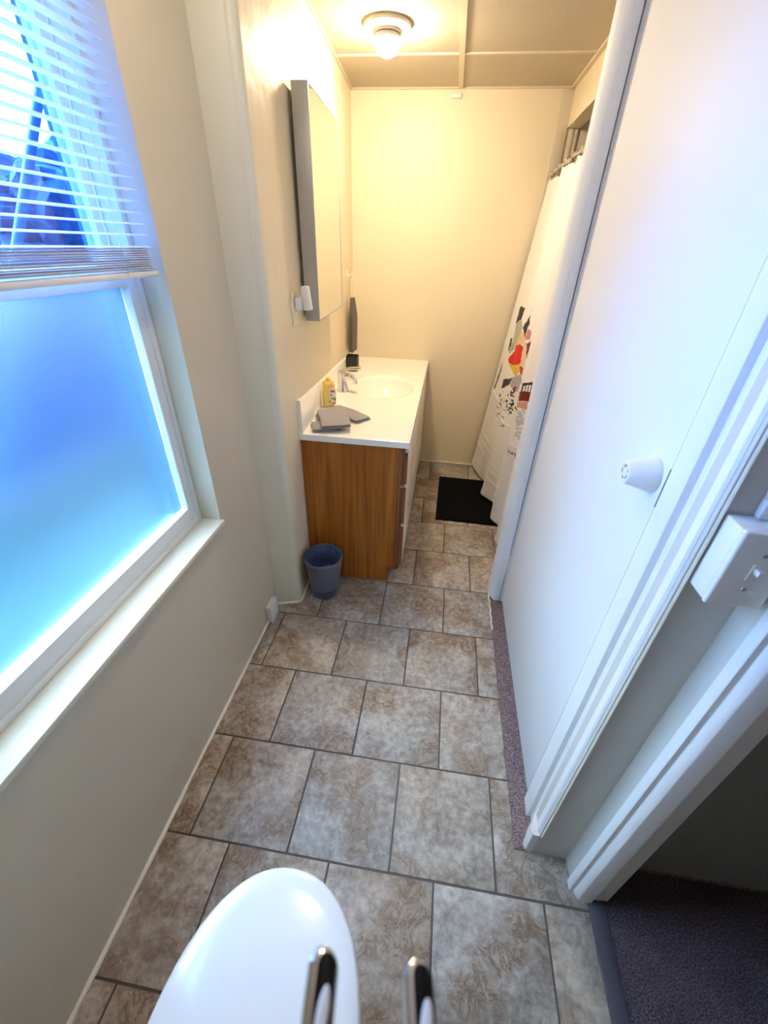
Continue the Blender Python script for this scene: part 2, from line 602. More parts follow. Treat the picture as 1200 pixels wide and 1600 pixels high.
# wall beside the vanity with its projecting end
pr = [(-0.66, -0.252), (-0.5, -0.252), (-0.410, -0.2255), (-0.398, -0.2215), (-0.392, -0.2165), (-0.3902, -0.209),
      (farleft(1.60), 1.60), (-0.66, 1.60)]
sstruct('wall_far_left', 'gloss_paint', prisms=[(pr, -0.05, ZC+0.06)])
sstruct('trim_3', 'ivory', prisms=[([(-0.4999, -0.2535), (-0.4999, -0.2515), (-0.404, -0.2235), (-0.397, -0.2205), (-0.3970, -0.2225), (-0.404, -0.2262)], 0.03, ZC),
                                   ([(-0.415, -0.2285), (-0.4145, -0.2305), (-0.405, -0.2285), (-0.3935, -0.2230), (-0.3890, -0.2165), (-0.3870, -0.206),
                                     (-0.3895, -0.206), (-0.392, -0.2165), (-0.398, -0.2205)], 0.03, ZC)])
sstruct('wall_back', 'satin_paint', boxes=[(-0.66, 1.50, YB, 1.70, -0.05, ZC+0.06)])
sstruct('trim_4', 'batten', boxes=[(0.686, 0.752, YB-0.010, YB, 0.0, ZC-0.012)], bev=0.003)
# header over the tub opening
sstruct('wall_tub_header', 'gloss_paint', boxes=[(0.75, 0.82, 0.03, YB, 2.092, ZC+0.05)])
sstruct('wall_tub_side', 'gloss_paint', boxes=[(1.47, 1.56, -0.05, YB, -0.05, ZC+0.05)])
sstruct('trim_5', 'batten', boxes=[(0.772, 0.790, YB-0.008, YB, 0.42, 2.092), (0.800, 0.812, YB-0.012, YB, 0.42, 2.092)], bev=0.003)
# wall end at the hinge side
sstruct('wall_right', 'white_paint', prisms=[([(0.552, 0.03), (0.552, -0.004), (0.5545, -0.014), (0.571, -0.043), (0.576, -0.048), (0.582, -0.050), (0.6015, -0.050), (0.6015, -0.036), (0.6062, -0.036), (0.6062, -0.050), (0.70, -0.050), (1.50, -0.050), (1.50, 0.03)], 0.004, ZC)])
sstruct('wall_door_header', 'white_paint', boxes=[(0.600, 0.70, -1.00, -0.05, 2.062, ZC)])
# latch side casing
sstruct('trim_6', 'white_paint', prisms=[
    ([(0.70, -0.9595), (0.609, -0.9595), (0.6055, -0.962), (0.6045, -1.010), (0.606, -1.0135), (0.6185, -1.0145), (0.6175, -1.020), (0.602, -1.088), (0.6015, -1.094), (0.605, -1.0985), (0.70, -1.0985)], 0.004, ZC),
    ([(0.616, -1.030), (0.605, -1.045), (0.5845, -1.086), (0.584, -1.094), (0.588, -1.105), (0.592, -1.1068), (0.616, -1.1068)], 0.0, 0.115)])
sstruct('trim_7', 'ivory', prisms=[([(0.609, -1.098), (0.609, -1.110), (0.611, -1.112), (0.6135, -1.110), (0.6135, -1.098)], 0.115, ZC)])
# short return wall and the wall strip beside the second doorway
sstruct('wall_return', 'grey_paint', prisms=[([(0.606, -1.05), (0.606, -1.107), (0.7065, -1.107), (0.7085, -1.1545), (0.724, -1.1548), (0.724, -1.188), (0.80, -1.188), (0.80, -1.05)], 0.0, ZC)])
sstruct('trim_8', 'white_paint', prisms=[
    ([(0.724, -1.1578), (0.7005, -1.1578), (0.6995, -1.1600), (0.6993, -1.179), (0.7005, -1.1805), (0.7105, -1.1812), (0.711, -1.187), (0.7185, -1.1975), (0.721, -1.199),
      (0.752, -1.2025), (0.753, -1.1925), (0.800, -1.1905), (0.800, -1.1578)], 0.0, 2.06),
    ([(0.7005, -1.99), (0.7005, -1.975), (0.752, -1.970), (0.80, -1.975), (0.80, -1.99)], 0.0, 2.06)],
    boxes=[(0.700, 0.80, -1.99, -1.1578, 2.06, 2.12)])
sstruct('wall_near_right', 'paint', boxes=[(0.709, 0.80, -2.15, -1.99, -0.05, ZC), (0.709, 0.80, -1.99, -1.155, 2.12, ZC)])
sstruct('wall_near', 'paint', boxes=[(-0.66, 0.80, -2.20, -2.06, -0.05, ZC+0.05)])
# hall seen through the doorway
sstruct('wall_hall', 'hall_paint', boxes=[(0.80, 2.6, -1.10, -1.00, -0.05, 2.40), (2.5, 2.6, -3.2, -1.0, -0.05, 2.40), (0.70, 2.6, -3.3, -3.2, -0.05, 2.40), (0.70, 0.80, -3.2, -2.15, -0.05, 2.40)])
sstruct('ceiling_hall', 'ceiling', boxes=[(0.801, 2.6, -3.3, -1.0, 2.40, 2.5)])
# ceiling of large panels with battens
sstruct('ceiling', 'ceiling', boxes=[(-0.70, 1.6, -2.25, 1.72, ZC, ZC+0.08)])
sstruct('trim_9', 'batten', boxes=[
    (0.132, 0.158, -2.05, YB, ZC-0.006, ZC+0.002), (-0.50, 0.132, 1.042, 1.060, ZC-0.005, ZC+0.002), (0.158, 0.75, 1.042, 1.060, ZC-0.005, ZC+0.002),
    (-0.48, 0.75, YB-0.016, YB, ZC-0.007, ZC+0.002), (0.730, 0.750, 0.03, YB, ZC-0.010, ZC+0.002), (-0.50, 0.70, -0.20, -0.18, ZC-0.005, ZC+0.002)])
sstruct('trim_10', 'batten', prisms=[([(farleft(-0.2), -0.2), (farleft(-0.2)+0.014, -0.2), (farleft(YB)+0.014, YB), (farleft(YB), YB)], ZC-0.008, ZC+0.002)])
sstruct('trim_11', 'vinyl', boxes=[(0.100, 0.155, YB-0.016, YB, ZC-0.045, ZC-0.024)], bev=0.004)   # small stop block high on the far wall

# caulk lines and skirting
def caulk_run(name, pts, rad=0.006, z=0.002, mat='caulk'):
    bm = bmesh.new()
    full = []
    for i in range(len(pts)-1):
        a, b = Vector(pts[i]), Vector(pts[i+1])
        n = max(2, int((b-a).length/0.03))
        for k in range(n):
            full.append(a + (b-a)*(k/n))
    full.append(Vector(pts[-1]))
    q = [(v.x+random.uniform(-.0008, .0008), v.y+random.uniform(-.0008, .0008), z+random.uniform(-.001, .001)) for v in full]
    rads = [rad*random.uniform(0.75, 1.2) for _ in q]
    add_tube(bm, q, rad, 8, rads=rads)
    return struct(finish(name, bm, mat, smooth=80))
caulk_run('baseboard_left', [(-0.498, -2.05), (-0.498, -0.262)], 0.0075)
caulk_run('baseboard_far_left', [(-0.497, -0.256), (-0.408, -0.230), (-0.390, -0.220), (-0.386, -0.205), (farleft(-0.01)+0.002, -0.012)], 0.0065)
caulk_run('baseboard_back', [(0.06, YB-0.002), (0.70, YB-0.002)], 0.007)

# ------------------------------------------------------------------ window
win = bpy.data.objects.new('window_1', None)
COL.objects.link(win)
win['kind'] = 'structure'
win.location = (-0.6, -1.07, WZ0)
def wchild(name, mat, boxes, bev=0.002, parent=win):
    bm = bmesh.new()
    off = Vector((-0.6, -1.07, WZ0))
    for b in boxes:
        add_box(bm, b[0]-off.x, b[1]-off.x, b[2]-off.y, b[3]-off.y, b[4]-off.z, b[5]-off.z, bev=bev)
    return finish(name, bm, mat, parent)
FX0, FX1 = -0.655, -0.567
wchild('sill', 'ivory', [(-0.570, -0.488, WY0, WY1+0.008, WZ0-0.004, WZ0+0.014)], 0.004)
FY0, FY1 = WY0+0.022, WY1-0.018
wchild('frame', 'vinyl', [(-0.598, FX1, WY0, FY0, WZ0+0.010, 1.44), (-0.598, FX1, FY1, WY1, WZ0+0.010, 1.44),
                          (FX0, FX1, WY0, FY0, 1.44, WZ1), (FX0, FX1, FY1, WY1, 1.44, WZ1),
                          (-0.598, FX1, FY0, FY1, WZ0+0.010, WZ0+0.034), (FX0, FX1, FY0, FY1, WZ1-0.02, WZ1)], 0.001)
wchild('shaded_frame', 'shaded_frame', [(-0.665, -0.5985, WY0, FY0, WZ0+0.010, 1.439), (-0.665, -0.5985, FY1, WY1, WZ0+0.010, 1.439),
                                      (-0.665, -0.5985, FY0, FY1, WZ0+0.010, WZ0+0.030)], 0.0)  # outer depth of the frame, coloured dark to hold down its daylight brightness
ly0, ly1, lz0, lz1 = FY0+0.0005, FY1-0.0005, WZ0+0.034, 1.462
low = wchild('lower_sash', 'vinyl', [(-0.5965, -0.571, ly0, ly0+0.036, lz0, lz1), (-0.5965, -0.571, ly1-0.034, ly1, lz0, lz1),
                                     (-0.5965, -0.571, ly0+0.036, ly1-0.034, lz0, lz0+0.048), (-0.5965, -0.571, ly0+0.036, ly1-0.034, 1.418, lz1)], 0.001)
wchild('frosted_pane', 'frost', [(-0.595, -0.590, ly0+0.030, ly1-0.030, lz0+0.042, 1.424)], 0.0, low)
upp = wchild('upper_sash', 'vinyl', [(-0.645, -0.611, ly0, ly0+0.036, 1.42, WZ1-0.02), (-0.645, -0.611, ly1-0.034, ly1, 1.42, WZ1-0.02),
                                     (-0.645, -0.611, ly0+0.036, ly1-0.034, 1.42, 1.46), (-0.645, -0.611, ly0+0.036, ly1-0.034, WZ1-0.06, WZ1-0.02)], 0.001)
wchild('clear_pane', 'glass', [(-0.630, -0.626, ly0+0.03, ly1-0.03, 1.455, WZ1-0.055)], 0.0, upp)

# ------------------------------------------------------------------ door with knob
door = bpy.data.objects.new('door_1', None)
COL.objects.link(door)
door['kind'] = 'structure'
door.location = (0.61, -0.053, 0.0)
D = Vector(door.location)
bm = bmesh.new()
add_box(bm, 0.0, 0.036, -0.899, 0.0, 0.036, 2.055, bev=0.0015)
finish('slab', bm, 'white_paint', door)
kn = Matrix.Translation(Vector((0.0, -0.853, 1.172))) @ Matrix.Rotation(-PI/2, 4, 'Y')
bm = bmesh.new()
add_lathe(bm, [(0.0335, 0.0), (0.0345, 0.004), (0.0335, 0.008), (0.0225, 0.047), (0.0205, 0.0505), (0.0165, 0.052), (0.0150, 0.0508), (0.002, 0.0508)], 36, kn)
knob = finish('knob', bm, 'white_plastic', door, 30)
bm = bmesh.new()
for a in range(0, 300, 24):      # worn dark ring of marks round the lock face
    ang = math.radians(a+15)
    q = kn @ Vector((0.0118*math.cos(ang), 0.0118*math.sin(ang), 0.0512))
    if a % 72 == 48:
        continue
    add_box(bm, q.x-0.0006, q.x+0.0006, q.y-0.0016, q.y+0.0016, q.z-0.002, q.z+0.002)
finish('lock_marks', bm, 'satin', knob)
bm = bmesh.new()
add_tube(bm, [(-0.004, 0.002, 0.215), (-0.004, 0.002, 0.300)], 0.0055, 10)
add_box(bm, -0.003, 0.001, -0.026, 0.0, 0.217, 0.298, bev=0.0008)
hinge = finish('hinge', bm, 'white_paint', door)
bm = bmesh.new()
for zz in (0.232, 0.257, 0.285):
    add_box(bm, -0.0038, -0.0028, -0.018, -0.010, zz-0.004, zz+0.004)
finish('screw', bm, 'satin', hinge)
box_obj('strike_gap_shade', 'dark', door, -0.0006, 0.02, -0.9035, -0.8985, 1.128, 1.205)  # black block painting the shade inside the strike gap

# ------------------------------------------------------------------ mini blind
bl = thing('mini_blind', 'white slatted mini blind half raised in the upper part of the window', 'blind', (-0.522, -1.07, 1.44))
B = Vector(bl.location)
BY0, BY1 = -1.44, -0.598
def bobj(name, mat, boxes, bev=0.002, par=bl):
    bm = bmesh.new()
    for b in boxes:
        add_box(bm, b[0]-B.x, b[1]-B.x, b[2]-B.y, b[3]-B.y, b[4]-B.z, b[5]-B.z, bev=bev)
    return finish(name, bm, mat, par)
bobj('head_rail', 'slat', [(-0.540, -0.505, BY0, BY1, 2.02, 2.052)])
bobj('bottom_rail', 'slat', [(-0.5345, -0.5095, BY0, -0.585, 1.440, 1.453)], 0.004)
bm = bmesh.new()
def slat(zc, y1, tilt=0.0, thick=0.0007):
    n = 6
    top, bot = [], []
    for yy in (BY0, y1):
        for lst, dz in ((top, thick/2), (bot, -thick/2)):
            rowv = []
            for i in range(n+1):
                u = i/n-0.5
                x = u*0.025
                z = 0.0022*(1-4*u*u) + dz + x*tilt
                rowv.append(bm.verts.new((-0.522-B.x+x, yy-B.y, zc+z-B.z)))
            lst.append(rowv)
    for i in range(n):
        bm.faces.new([top[0][i], top[0][i+1], top[1][i+1], top[1][i]])
        bm.faces.new([bot[0][i+1], bot[0][i], bot[1][i], bot[1][i+1]])
    for k in (0, 1):
        for i in range(n):
            f = [top[k][i], top[k][i+1], bot[k][i+1], bot[k][i]]
            bm.faces.new(f if k == 1 else f[::-1])
    for i in (0, n):
        f = [top[0][i], top[1][i], bot[1][i], bot[0][i]]
        bm.faces.new(f if i == 0 else f[::-1])
zz = 1.4565
for i in range(11):
    slat(zz, BY1+random.uniform(-.004, .004), random.uniform(-.05, .05))
    zz += 0.0043
zz = 1.5225
while zz < 2.015:
    slat(zz, BY1+random.uniform(-.002, .002), random.uniform(-.03, .06))
    zz += 0.0208
finish('slats', bm, 'slat', bl, 60)
for yy in (-0.700, -1.02, -1.34):
    for xx in (-0.536, -0.508):
        bm = bmesh.new()
        add_tube(bm, [(xx-B.x, yy-B.y, 1.447-B.z), (xx-B.x, yy-B.y, 2.02-B.z)], 0.0007, 5)
        if xx > -0.52:      # slack of the cord bunched in front of the stacked slats
            pts = [(-0.5065-B.x + 0.003*(k % 2), yy+(0.009 if k % 2 else -0.009)-B.y, 1.450+k*0.0045-B.z) for k in range(13)]
            add_tube(bm, [(-0.508-B.x, yy-B.y, 1.448-B.z)] + pts + [(-0.508-B.x, yy-B.y, 1.510-B.z)], 0.0009, 5)
        finish('ladder_cord', bm, 'cord', bl)

# ------------------------------------------------------------------ vanity
van = thing('vanity_cabinet', 'golden oak bathroom vanity base under the white sink top', 'cabinet', (-0.16, 0.77, 0.0))
V = Vector(van.location)
def vobj(name, mat, boxes, bev=0.0015, par=van):
    bm = bmesh.new()
    for b in boxes:
        add_box(bm, b[0]-V.x, b[1]-V.x, b[2]-V.y, b[3]-V.y, b[4]-V.z, b[5]-V.z, bev=bev)
    return finish(name, bm, mat, par)
bm = bmesh.new()
side = [(farleft(0)+0.003, 0.0), (0.018, 0.0), (0.020, 0.003), (0.020, 0.094), (0.046, 0.094), (0.046, 0.778), (farleft(0)+0.003, 0.778)]
lo = [bm.verts.new((x-V.x, 0.004-V.y, z)) for x, z in side]
hi = [bm.verts.new((x-V.x, 0.018-V.y, z)) for x, z in side]
bm.faces.new(lo)
bm.faces.new(hi[::-1])
for i in range(len(side)):
    bm.faces.new([lo[(i+1) % len(side)], lo[i], hi[i], hi[(i+1) % len(side)]])
bmesh.ops.recalc_face_normals(bm, faces=list(bm.faces))
finish('side_panel', bm, 'oak', van)
vobj('face_frame', 'oak_dark', [(0.0465, 0.072, 0.004, 1.52, 0.094, 0.778)])
vobj('toe_kick', 'oak_dark', [(0.006, 0.020, 0.018, 1.52, 0.0, 0.094)])
vobj('back_panel', 'oak', [(farleft(1.52)+0.075, farleft(1.52)+0.082, 0.019, 1.52, 0.095, 0.60)], 0)
vobj('bottom_panel', 'oak', [(farleft(1.52)+0.083, 0.046, 0.019, 1.52, 0.095, 0.108)], 0)
for (y0, y1, z0, z1) in ((0.012, 0.43, 0.595, 0.755), (0.012, 0.43, 0.375, 0.580), (0.012, 0.43, 0.115, 0.360)):
    d = vobj('drawer', 'glare_front', [(0.0725, 0.089, y0, y1, z0, z1)], 0.003)  # front is pale from painted-in glare
    vobj('edge_band', 'oak_dark', [(0.0725, 0.0875, y0-0.0025, y0+0.0004, z0+0.002, z1-0.002)], 0, d)
for (y0, y1) in ((0.45, 0.975), (0.99, 1.51)):
    vobj('door', 'glare_front', [(0.0725, 0.090, y0, y1, 0.115, 0.755)], 0.003)
vobj('screw_cap', 'white_plastic', [(0.064, 0.069, 0.0015, 0.0045, 0.583, 0.590)], 0)

# counter with a basin, one moulded top
ct = thing('countertop', 'cream white one-piece sink top with backsplash on the oak vanity', 'countertop', (-0.16, 0.77, 0.78))
Q = Vector(ct.location)
bm = bmesh.new()
nx, ny = 72, 150
xs_, ys_ = [i/nx for i in range(nx+1)], [j/ny for j in range(ny+1)]
bcx, bcy, bax, bay = -0.135, 0.80, 0.168, 0.225
def topz(x, yv):
    d = math.sqrt(((x-bcx)/bax)**2 + ((yv-bcy)/bay)**2)
    z = 0.812
    if d < 1:
        z -= 0.13*(1-d**2.6)**0.9
        z -= 0.004
    elif d < 1.12:
        t = (1.12-d)/0.12
        z -= 0.004*t*t*(3-2*t)
    # raised bead along the front and near edges
    e = min(0.092-x, yv-(-0.006))
    if e < 0.012:
        z -= 0.004*(1-e/0.012)**2
    return z
grid = []
for j in range(ny+1):
    yv = -0.006 + (YB-0.001+0.006)*ys_[j]
    row = []
    for i in range(nx+1):
        xl = farleft(yv)+0.002
        x = xl + (0.092-xl)*xs_[i]
        row.append(bm.verts.new((x-Q.x, yv-Q.y, topz(x, yv)-Q.z)))
    grid.append(row)
for j in range(ny):
    for i in range(nx):
        bm.faces.new([grid[j][i], grid[j][i+1], grid[j+1][i+1], grid[j+1][i]])
# underside, closing the moulding
under = []
for j in range(ny+1):
    row = []
    for i in range(nx+1):
        v = grid[j][i]
        row.append(bm.verts.new((v.co.x, v.co.y, min(0.7805-Q.z, v.co.z-0.012))))
    under.append(row)
for j in range(ny):
    for i in range(nx):
        bm.faces.new([under[j][i+1], under[j][i], under[j+1][i], under[j+1][i+1]])
for i in range(nx):
    for j in (0, ny):
        bm.faces.new([grid[j][i], grid[j][i+1], under[j][i+1], under[j][i]])
for j in range(ny):
    for i in (0, nx):
        bm.faces.new([grid[j][i], grid[j+1][i], under[j+1][i], under[j][i]])
bmesh.ops.recalc_face_normals(bm, faces=list(bm.faces))
finish('basin_top', bm, 'counter', ct, 50)
bm = bmesh.new()
q_ = []
for yv, zt in ((-0.004, 0.958), (YB-0.001, 0.858)):
    for dx, z in ((0.001, 0.808), (0.020, 0.808), (0.018, zt-0.004), (0.014, zt), (0.001, zt)):
        q_.append(bm.verts.new((farleft(yv)+dx-Q.x, yv-Q.y, z-Q.z)))
for k in range(5):
    bm.faces.new([q_[k], q_[(k+1) % 5], q_[5+(k+1) % 5], q_[5+k]])
bm.faces.new(q_[0:5][::-1])
bm.faces.new(q_[5:10])
bmesh.ops.recalc_face_normals(bm, faces=list(bm.faces))
finish('backsplash', bm, 'counter', ct, 60)
bm = bmesh.new()
add_lathe(bm, [(0.022, 0.0), (0.022, 0.003), (0.017, 0.004), (0.004, 0.002)], 20, Matrix.Translation(Vector((bcx-Q.x, bcy-Q.y, 0.680-Q.z))))
finish('drain', bm, 'chrome', ct)

# faucet
fa = thing('faucet', 'chrome single-lever faucet at the back of the sink basin', 'faucet', (-0.352, 0.655, 0.8125))
bm = bmesh.new()
add_lathe(bm, [(0.036, 0.0), (0.036, 0.006), (0.032, 0.012), (0.026, 0.035), (0.021, 0.075), (0.022, 0.090), (0.021, 0.100), (0.010, 0.108)], 24)
finish('body', bm, 'chrome', fa)
bm = bmesh.new()
add_tube(bm, [(0.0, 0, 0.078), (0.03, 0.0, 0.086), (0.055, 0.0, 0.080), (0.070, 0.0, 0.062), (0.074, 0.0, 0.044)], 0.012, 14, rads=[0.018, 0.017, 0.015, 0.0135, 0.012])
finish('spout', bm, 'chrome', fa)
bm = bmesh.new()
add_tube(bm, [(-0.022, 0.0, 0.104), (0.0, 0.0, 0.114), (0.045, 0.0, 0.126), (0.105, 0.0, 0.131)], 0.01, 12, rads=[0.012, 0.018, 0.016, 0.018], flat=(1.25, 0.55))
finish('lever', bm, 'chrome', fa)
bm = bmesh.new()
add_tube(bm, [(-0.026, 0, 0.01), (-0.026, 0, 0.085)], 0.0022, 8)
add_lathe(bm, [(0.005, 0.0), (0.006, 0.005), (0.005, 0.010)], 10, Matrix.Translation(Vector((-0.026, 0, 0.083))))
finish('lift_rod', bm, 'chrome', fa)

# soap bottle
so = thing('soap_bottle', 'yellow liquid soap bottle with a fruit label beside the faucet', 'soap bottle', (-0.363, 0.385, 0.8125), math.radians(38))
bm = bmesh.new()
prof = [(0.0, 0.62), (0.003, 0.94), (0.010, 1.0), (0.108, 1.0), (0.120, 0.92), (0.127, 0.60), (0.131, 0.42)]
prev = None
nn = 28
rings = []
for z, s in prof:
    ring = []
    for i in range(nn):
        a = 2*PI*i/nn
        cx, sy = math.cos(a), math.sin(a)
        x = 0.031*s*math.copysign(abs(cx)**0.6, cx)
        yv = 0.022*s*math.copysign(abs(sy)**0.6, sy)
        ring.append(bm.verts.new((x, yv, z)))
    rings.append(ring)
for k in range(len(rings)-1):
    for i in range(nn):
        bm.faces.new([rings[k][i], rings[k][(i+1) % nn], rings[k+1][(i+1) % nn], rings[k+1][i]])
bm.faces.new(rings[0][::-1])
bm.faces.new(rings[-1])
finish('bottle', bm, 'liquid', so, 50)
bm = bmesh.new()
add_box(bm, -0.006, 0.029, -0.0232, -0.0215, 0.012, 0.092, bev=0.0006)
finish('label', bm, 'label', so)
bm = bmesh.new()
add_lathe(bm, [(0.013, 0.128), (0.013, 0.138), (0.011, 0.140)], 16)
finish('cap', bm, 'liquid', so)

# black tumbler behind the faucet
tu = thing('toothbrush_cup', 'black square-shouldered cup behind the faucet near the far wall', 'cup', (-0.392, 1.12, 0.8125))
bm = bmesh.new()
rings = []
for (s, z) in ((0.92, 0.0), (0.98, 0.004), (1.0, 0.085), (0.99, 0.092), (0.94, 0.095), (0.90, 0.090), (0.86, 0.012)):
    ring = []
    for i in range(32):
        a = 2*PI*i/32
        c_, s_ = math.cos(a), math.sin(a)
        ring.append(bm.verts.new((0.040*s*math.copysign(abs(c_)**0.5, c_), 0.040*s*math.copysign(abs(s_)**0.5, s_), z)))
    rings.append(ring)
for k in range(len(rings)-1):
    for i in range(32):
        bm.faces.new([rings[k][i], rings[k][(i+1) % 32], rings[k+1][(i+1) % 32], rings[k+1][i]])
bm.faces.new(rings[0][::-1])
bm.faces.new(rings[-1])
finish('cup_body', bm, 'black_plastic', tu, 50)

# folded wash cloths
def washcloth(label, loc, rz, sx, sy, layers=2, ry=0.0):
    bm = bmesh.new()
    th = 0.0095
    for k in range(layers):
        n, mI = 24, 20
        rnd = random.Random(hash((round(loc[0], 3), k)) & 0xffff)
        ph = rnd.uniform(0, 6)
        g_t, g_b = [], []
        for j in range(mI+1):
            rt_, rb_ = [], []
            for i in range(n+1):
                a_, b_ = 2*i/n-1, 2*j/mI-1
                u = 0.5*math.sin(a_*PI/2)*(1-0.05*abs(b_)**6)
                v = 0.5*math.sin(b_*PI/2)*(1-0.05*abs(a_)**6)
                rr = (max(0.0, 1-abs(math.sin(a_*PI/2))**7)*max(0.0, 1-abs(math.sin(b_*PI/2))**7))**0.5
                wv = 0.0012*math.sin(u*9+ph)*math.cos(v*7+ph*2)
                x = u*sx*(1-0.015*k) + 0.002*math.sin(v*8+ph)
                yv = v*sy*(1-0.02*k) + 0.002*math.sin(u*7+ph)
                zc = k*th*0.96 + th/2 + (wv if k == layers-1 else 0)
                rt_.append(bm.verts.new((x, yv, zc + rr*th/2)))
                rb_.append(bm.verts.new((x, yv, k*th*0.96 + th/2 - rr*th/2)))
            g_t.append(rt_)
            g_b.append(rb_)
        for j in range(mI):
            for i in range(n):
                bm.faces.new([g_t[j][i], g_t[j][i+1], g_t[j+1][i+1], g_t[j+1][i]])
                bm.faces.new([g_b[j][i+1], g_b[j][i], g_b[j+1][i], g_b[j+1][i+1]])
        bmesh.ops.remove_doubles(bm, verts=list(bm.verts), dist=0.00005)
    o = finish('washcloth', bm, 'cloth', None, 70, loc, (0, ry, rz))
    return tag(o, label, 'washcloth', 'grey washcloths on the vanity top')
ZT = 0.8122
washcloth('grey folded washcloth nearest the front edge of the sink top, lying over the others', (-0.276, 0.137, ZT+0.0180), math.radians(-69), 0.225, 0.135, 2)
washcloth('grey folded washcloth farthest back, its long end pointing to the basin', (-0.238, 0.262, ZT), math.radians(-37), 0.235, 0.095, 2)
washcloth('grey folded washcloth farthest left, in the near left corner of the sink top', (-0.300, 0.076, ZT), math.radians(22), 0.125, 0.105, 2)
washcloth('small grey washcloth corner sticking out behind the leftmost cloth', (-0.330, 0.186, ZT), math.radians(22), 0.085, 0.085, 2)

# ------------------------------------------------------------------ mirror cabinet
mi = thing('mirror', 'tall mirror in a deep brushed metal frame above the vanity', 'mirror', (-0.40, 0.46, 1.24))
mi.rotation_euler = (0, 0, 0.0467)
bm = bmesh.new()
hx, hy, hz = 0.016, 0.268, 0.730
x0, x1 = -0.006, 0.052
fw = 0.006
for b in ((x0, x1, -hy, -hy+fw, 0, hz), (x0, x1, hy-fw, hy, 0, hz), (x0, x1, -hy+fw, hy-fw, 0, fw), (x0, x1, -hy+fw, hy-fw, hz-fw, hz)):
    add_box(bm, *b, bev=0.0012)
finish('frame', bm, 'frame_grey', mi)
box_obj('back_panel', 'black_plastic', mi, x0+0.002, x0+0.03, -hy+fw, hy-fw, fw, hz-fw)
box_obj('mirror_glass', 'mirror', mi, x1-0.006, x1-0.0012, -hy+fw, hy-fw, fw, hz-fw)
for yy in (-0.2, 0.2):
    box_obj('wall_bracket', 'black_plastic', mi, -0.022, x0+0.002, yy-0.01, yy+0.01, hz-0.12, hz-0.09)
    box_obj('wall_bracket', 'black_plastic', mi, -0.014, x0+0.002, yy-0.01, yy+0.01, 0.09, 0.12)

# wall plate with plug-in
def wl(yv):
    return farleft(yv)
pt = thing('outlet_plate', 'ivory electrical outlet plate beside the lower edge of the mirror', 'outlet', (wl(0.072), 0.072, 1.300), 0.0467)
bm = bmesh.new()
add_box(bm, 0.0, 0.006, -0.036, 0.036, -0.058, 0.058, bev=0.002)
finish('plate', bm, 'ivory_plastic', pt)
bm = bmesh.new()
add_box(bm, 0.0055, 0.0085, -0.017, 0.017, -0.036, -0.008, bev=0.001)
finish('receptacle', bm, 'ivory_plastic', pt)
pg = thing('night_light', 'small white plug-in night light standing out from the ivory outlet plate', 'night light', (wl(0.075)+0.0085, 0.078, 1.318), 0.0467)
bm = bmesh.new()
add_box(bm, 0.0, 0.028, -0.016, 0.016, -0.022, 0.022, bev=0.004)
finish('plug_body', bm, 'white_plastic', pg)
bm = bmesh.new()
add_lathe(bm, [(0.013, -0.045), (0.0185, -0.044), (0.0195, -0.038), (0.0185, 0.034), (0.017, 0.038), (0.006, 0.039)], 24,
          Matrix.Translation(Vector((0.042, 0.004, 0.022))) @ Matrix.Rotation(math.radians(-6), 4, 'Y'))
finish('shade', bm, 'white_plastic', pg)
bm = bmesh.new()
for a in range(6):
    ang = a*PI/3
    q = Vector((0.042+0.0045+0.008*math.cos(ang), 0.004+0.008*math.sin(ang), -0.0232))
    add_lathe(bm, [(0.002, -0.0008), (0.002, 0.0008)], 8, Matrix.Translation(q))
finish('vent_holes', bm, 'satin', pg)

# hook and towel
hk = thing('wall_hook', 'white adhesive hook on the wall right of the mirror', 'hook', (wl(1.30), 1.30, 1.362), 0.0467)
bm = bmesh.new()
add_box(bm, 0.0, 0.006, -0.014, 0.014, -0.022, 0.022, bev=0.002)
add_tube(bm, [(0.004, 0, -0.006), (0.022, 0, -0.014), (0.032, 0, -0.006), (0.034, 0, 0.010)], 0.005, 10)
finish('hook_body', bm, 'ivory_plastic', hk)
tw = thing('hand_towel', 'narrow grey hand towel hanging by a cord loop from the white hook', 'towel', (wl(1.30)+0.036, 1.30, 1.352), 0.0467)
bm = bmesh.new()
add_tube(bm, [(0.0, 0.0, 0.0), (-0.004, -0.012, -0.05), (-0.002, -0.016, -0.115), (0.0, -0.006, -0.150)], 0.003, 8)
add_tube(bm, [(0.0, 0.0, 0.0), (0.004, 0.012, -0.05), (0.002, 0.016, -0.115), (0.0, 0.006, -0.150)], 0.003, 8)
finish('hanging_loop', bm, 'ivory_plastic', tw)
bm = bmesh.new()
rings = []
nn = 40
for j in range(15):
    t = j/14
    z = -0.125 - 0.318*t
    wd = 0.026 + 0.034*min(1, t*3.2)
    dp = 0.013 + 0.011*min(1, t*3)
    ring = []
    for i in range(nn):
        a = 2*PI*i/nn
        k = 1 + 0.16*math.sin(5*a + 0.5*math.sin(3*t))
        ring.append(bm.verts.new((dp*k*math.sin(a)+0.002*math.sin(t*5), wd*k*math.cos(a), z + (0.012*math.cos(a) if j == 14 else 0))))
    rings.append(ring)
for j in range(14):
    for i in range(nn):
        bm.faces.new([rings[j][i], rings[j][(i+1) % nn], rings[j+1][(i+1) % nn], rings[j+1][i]])
bm.faces.new(rings[0][::-1])
bm.faces.new(rings[-1])
bmesh.ops.recalc_face_normals(bm, faces=list(bm.faces))
finish('towel_cloth', bm, 'towel', tw, 70)

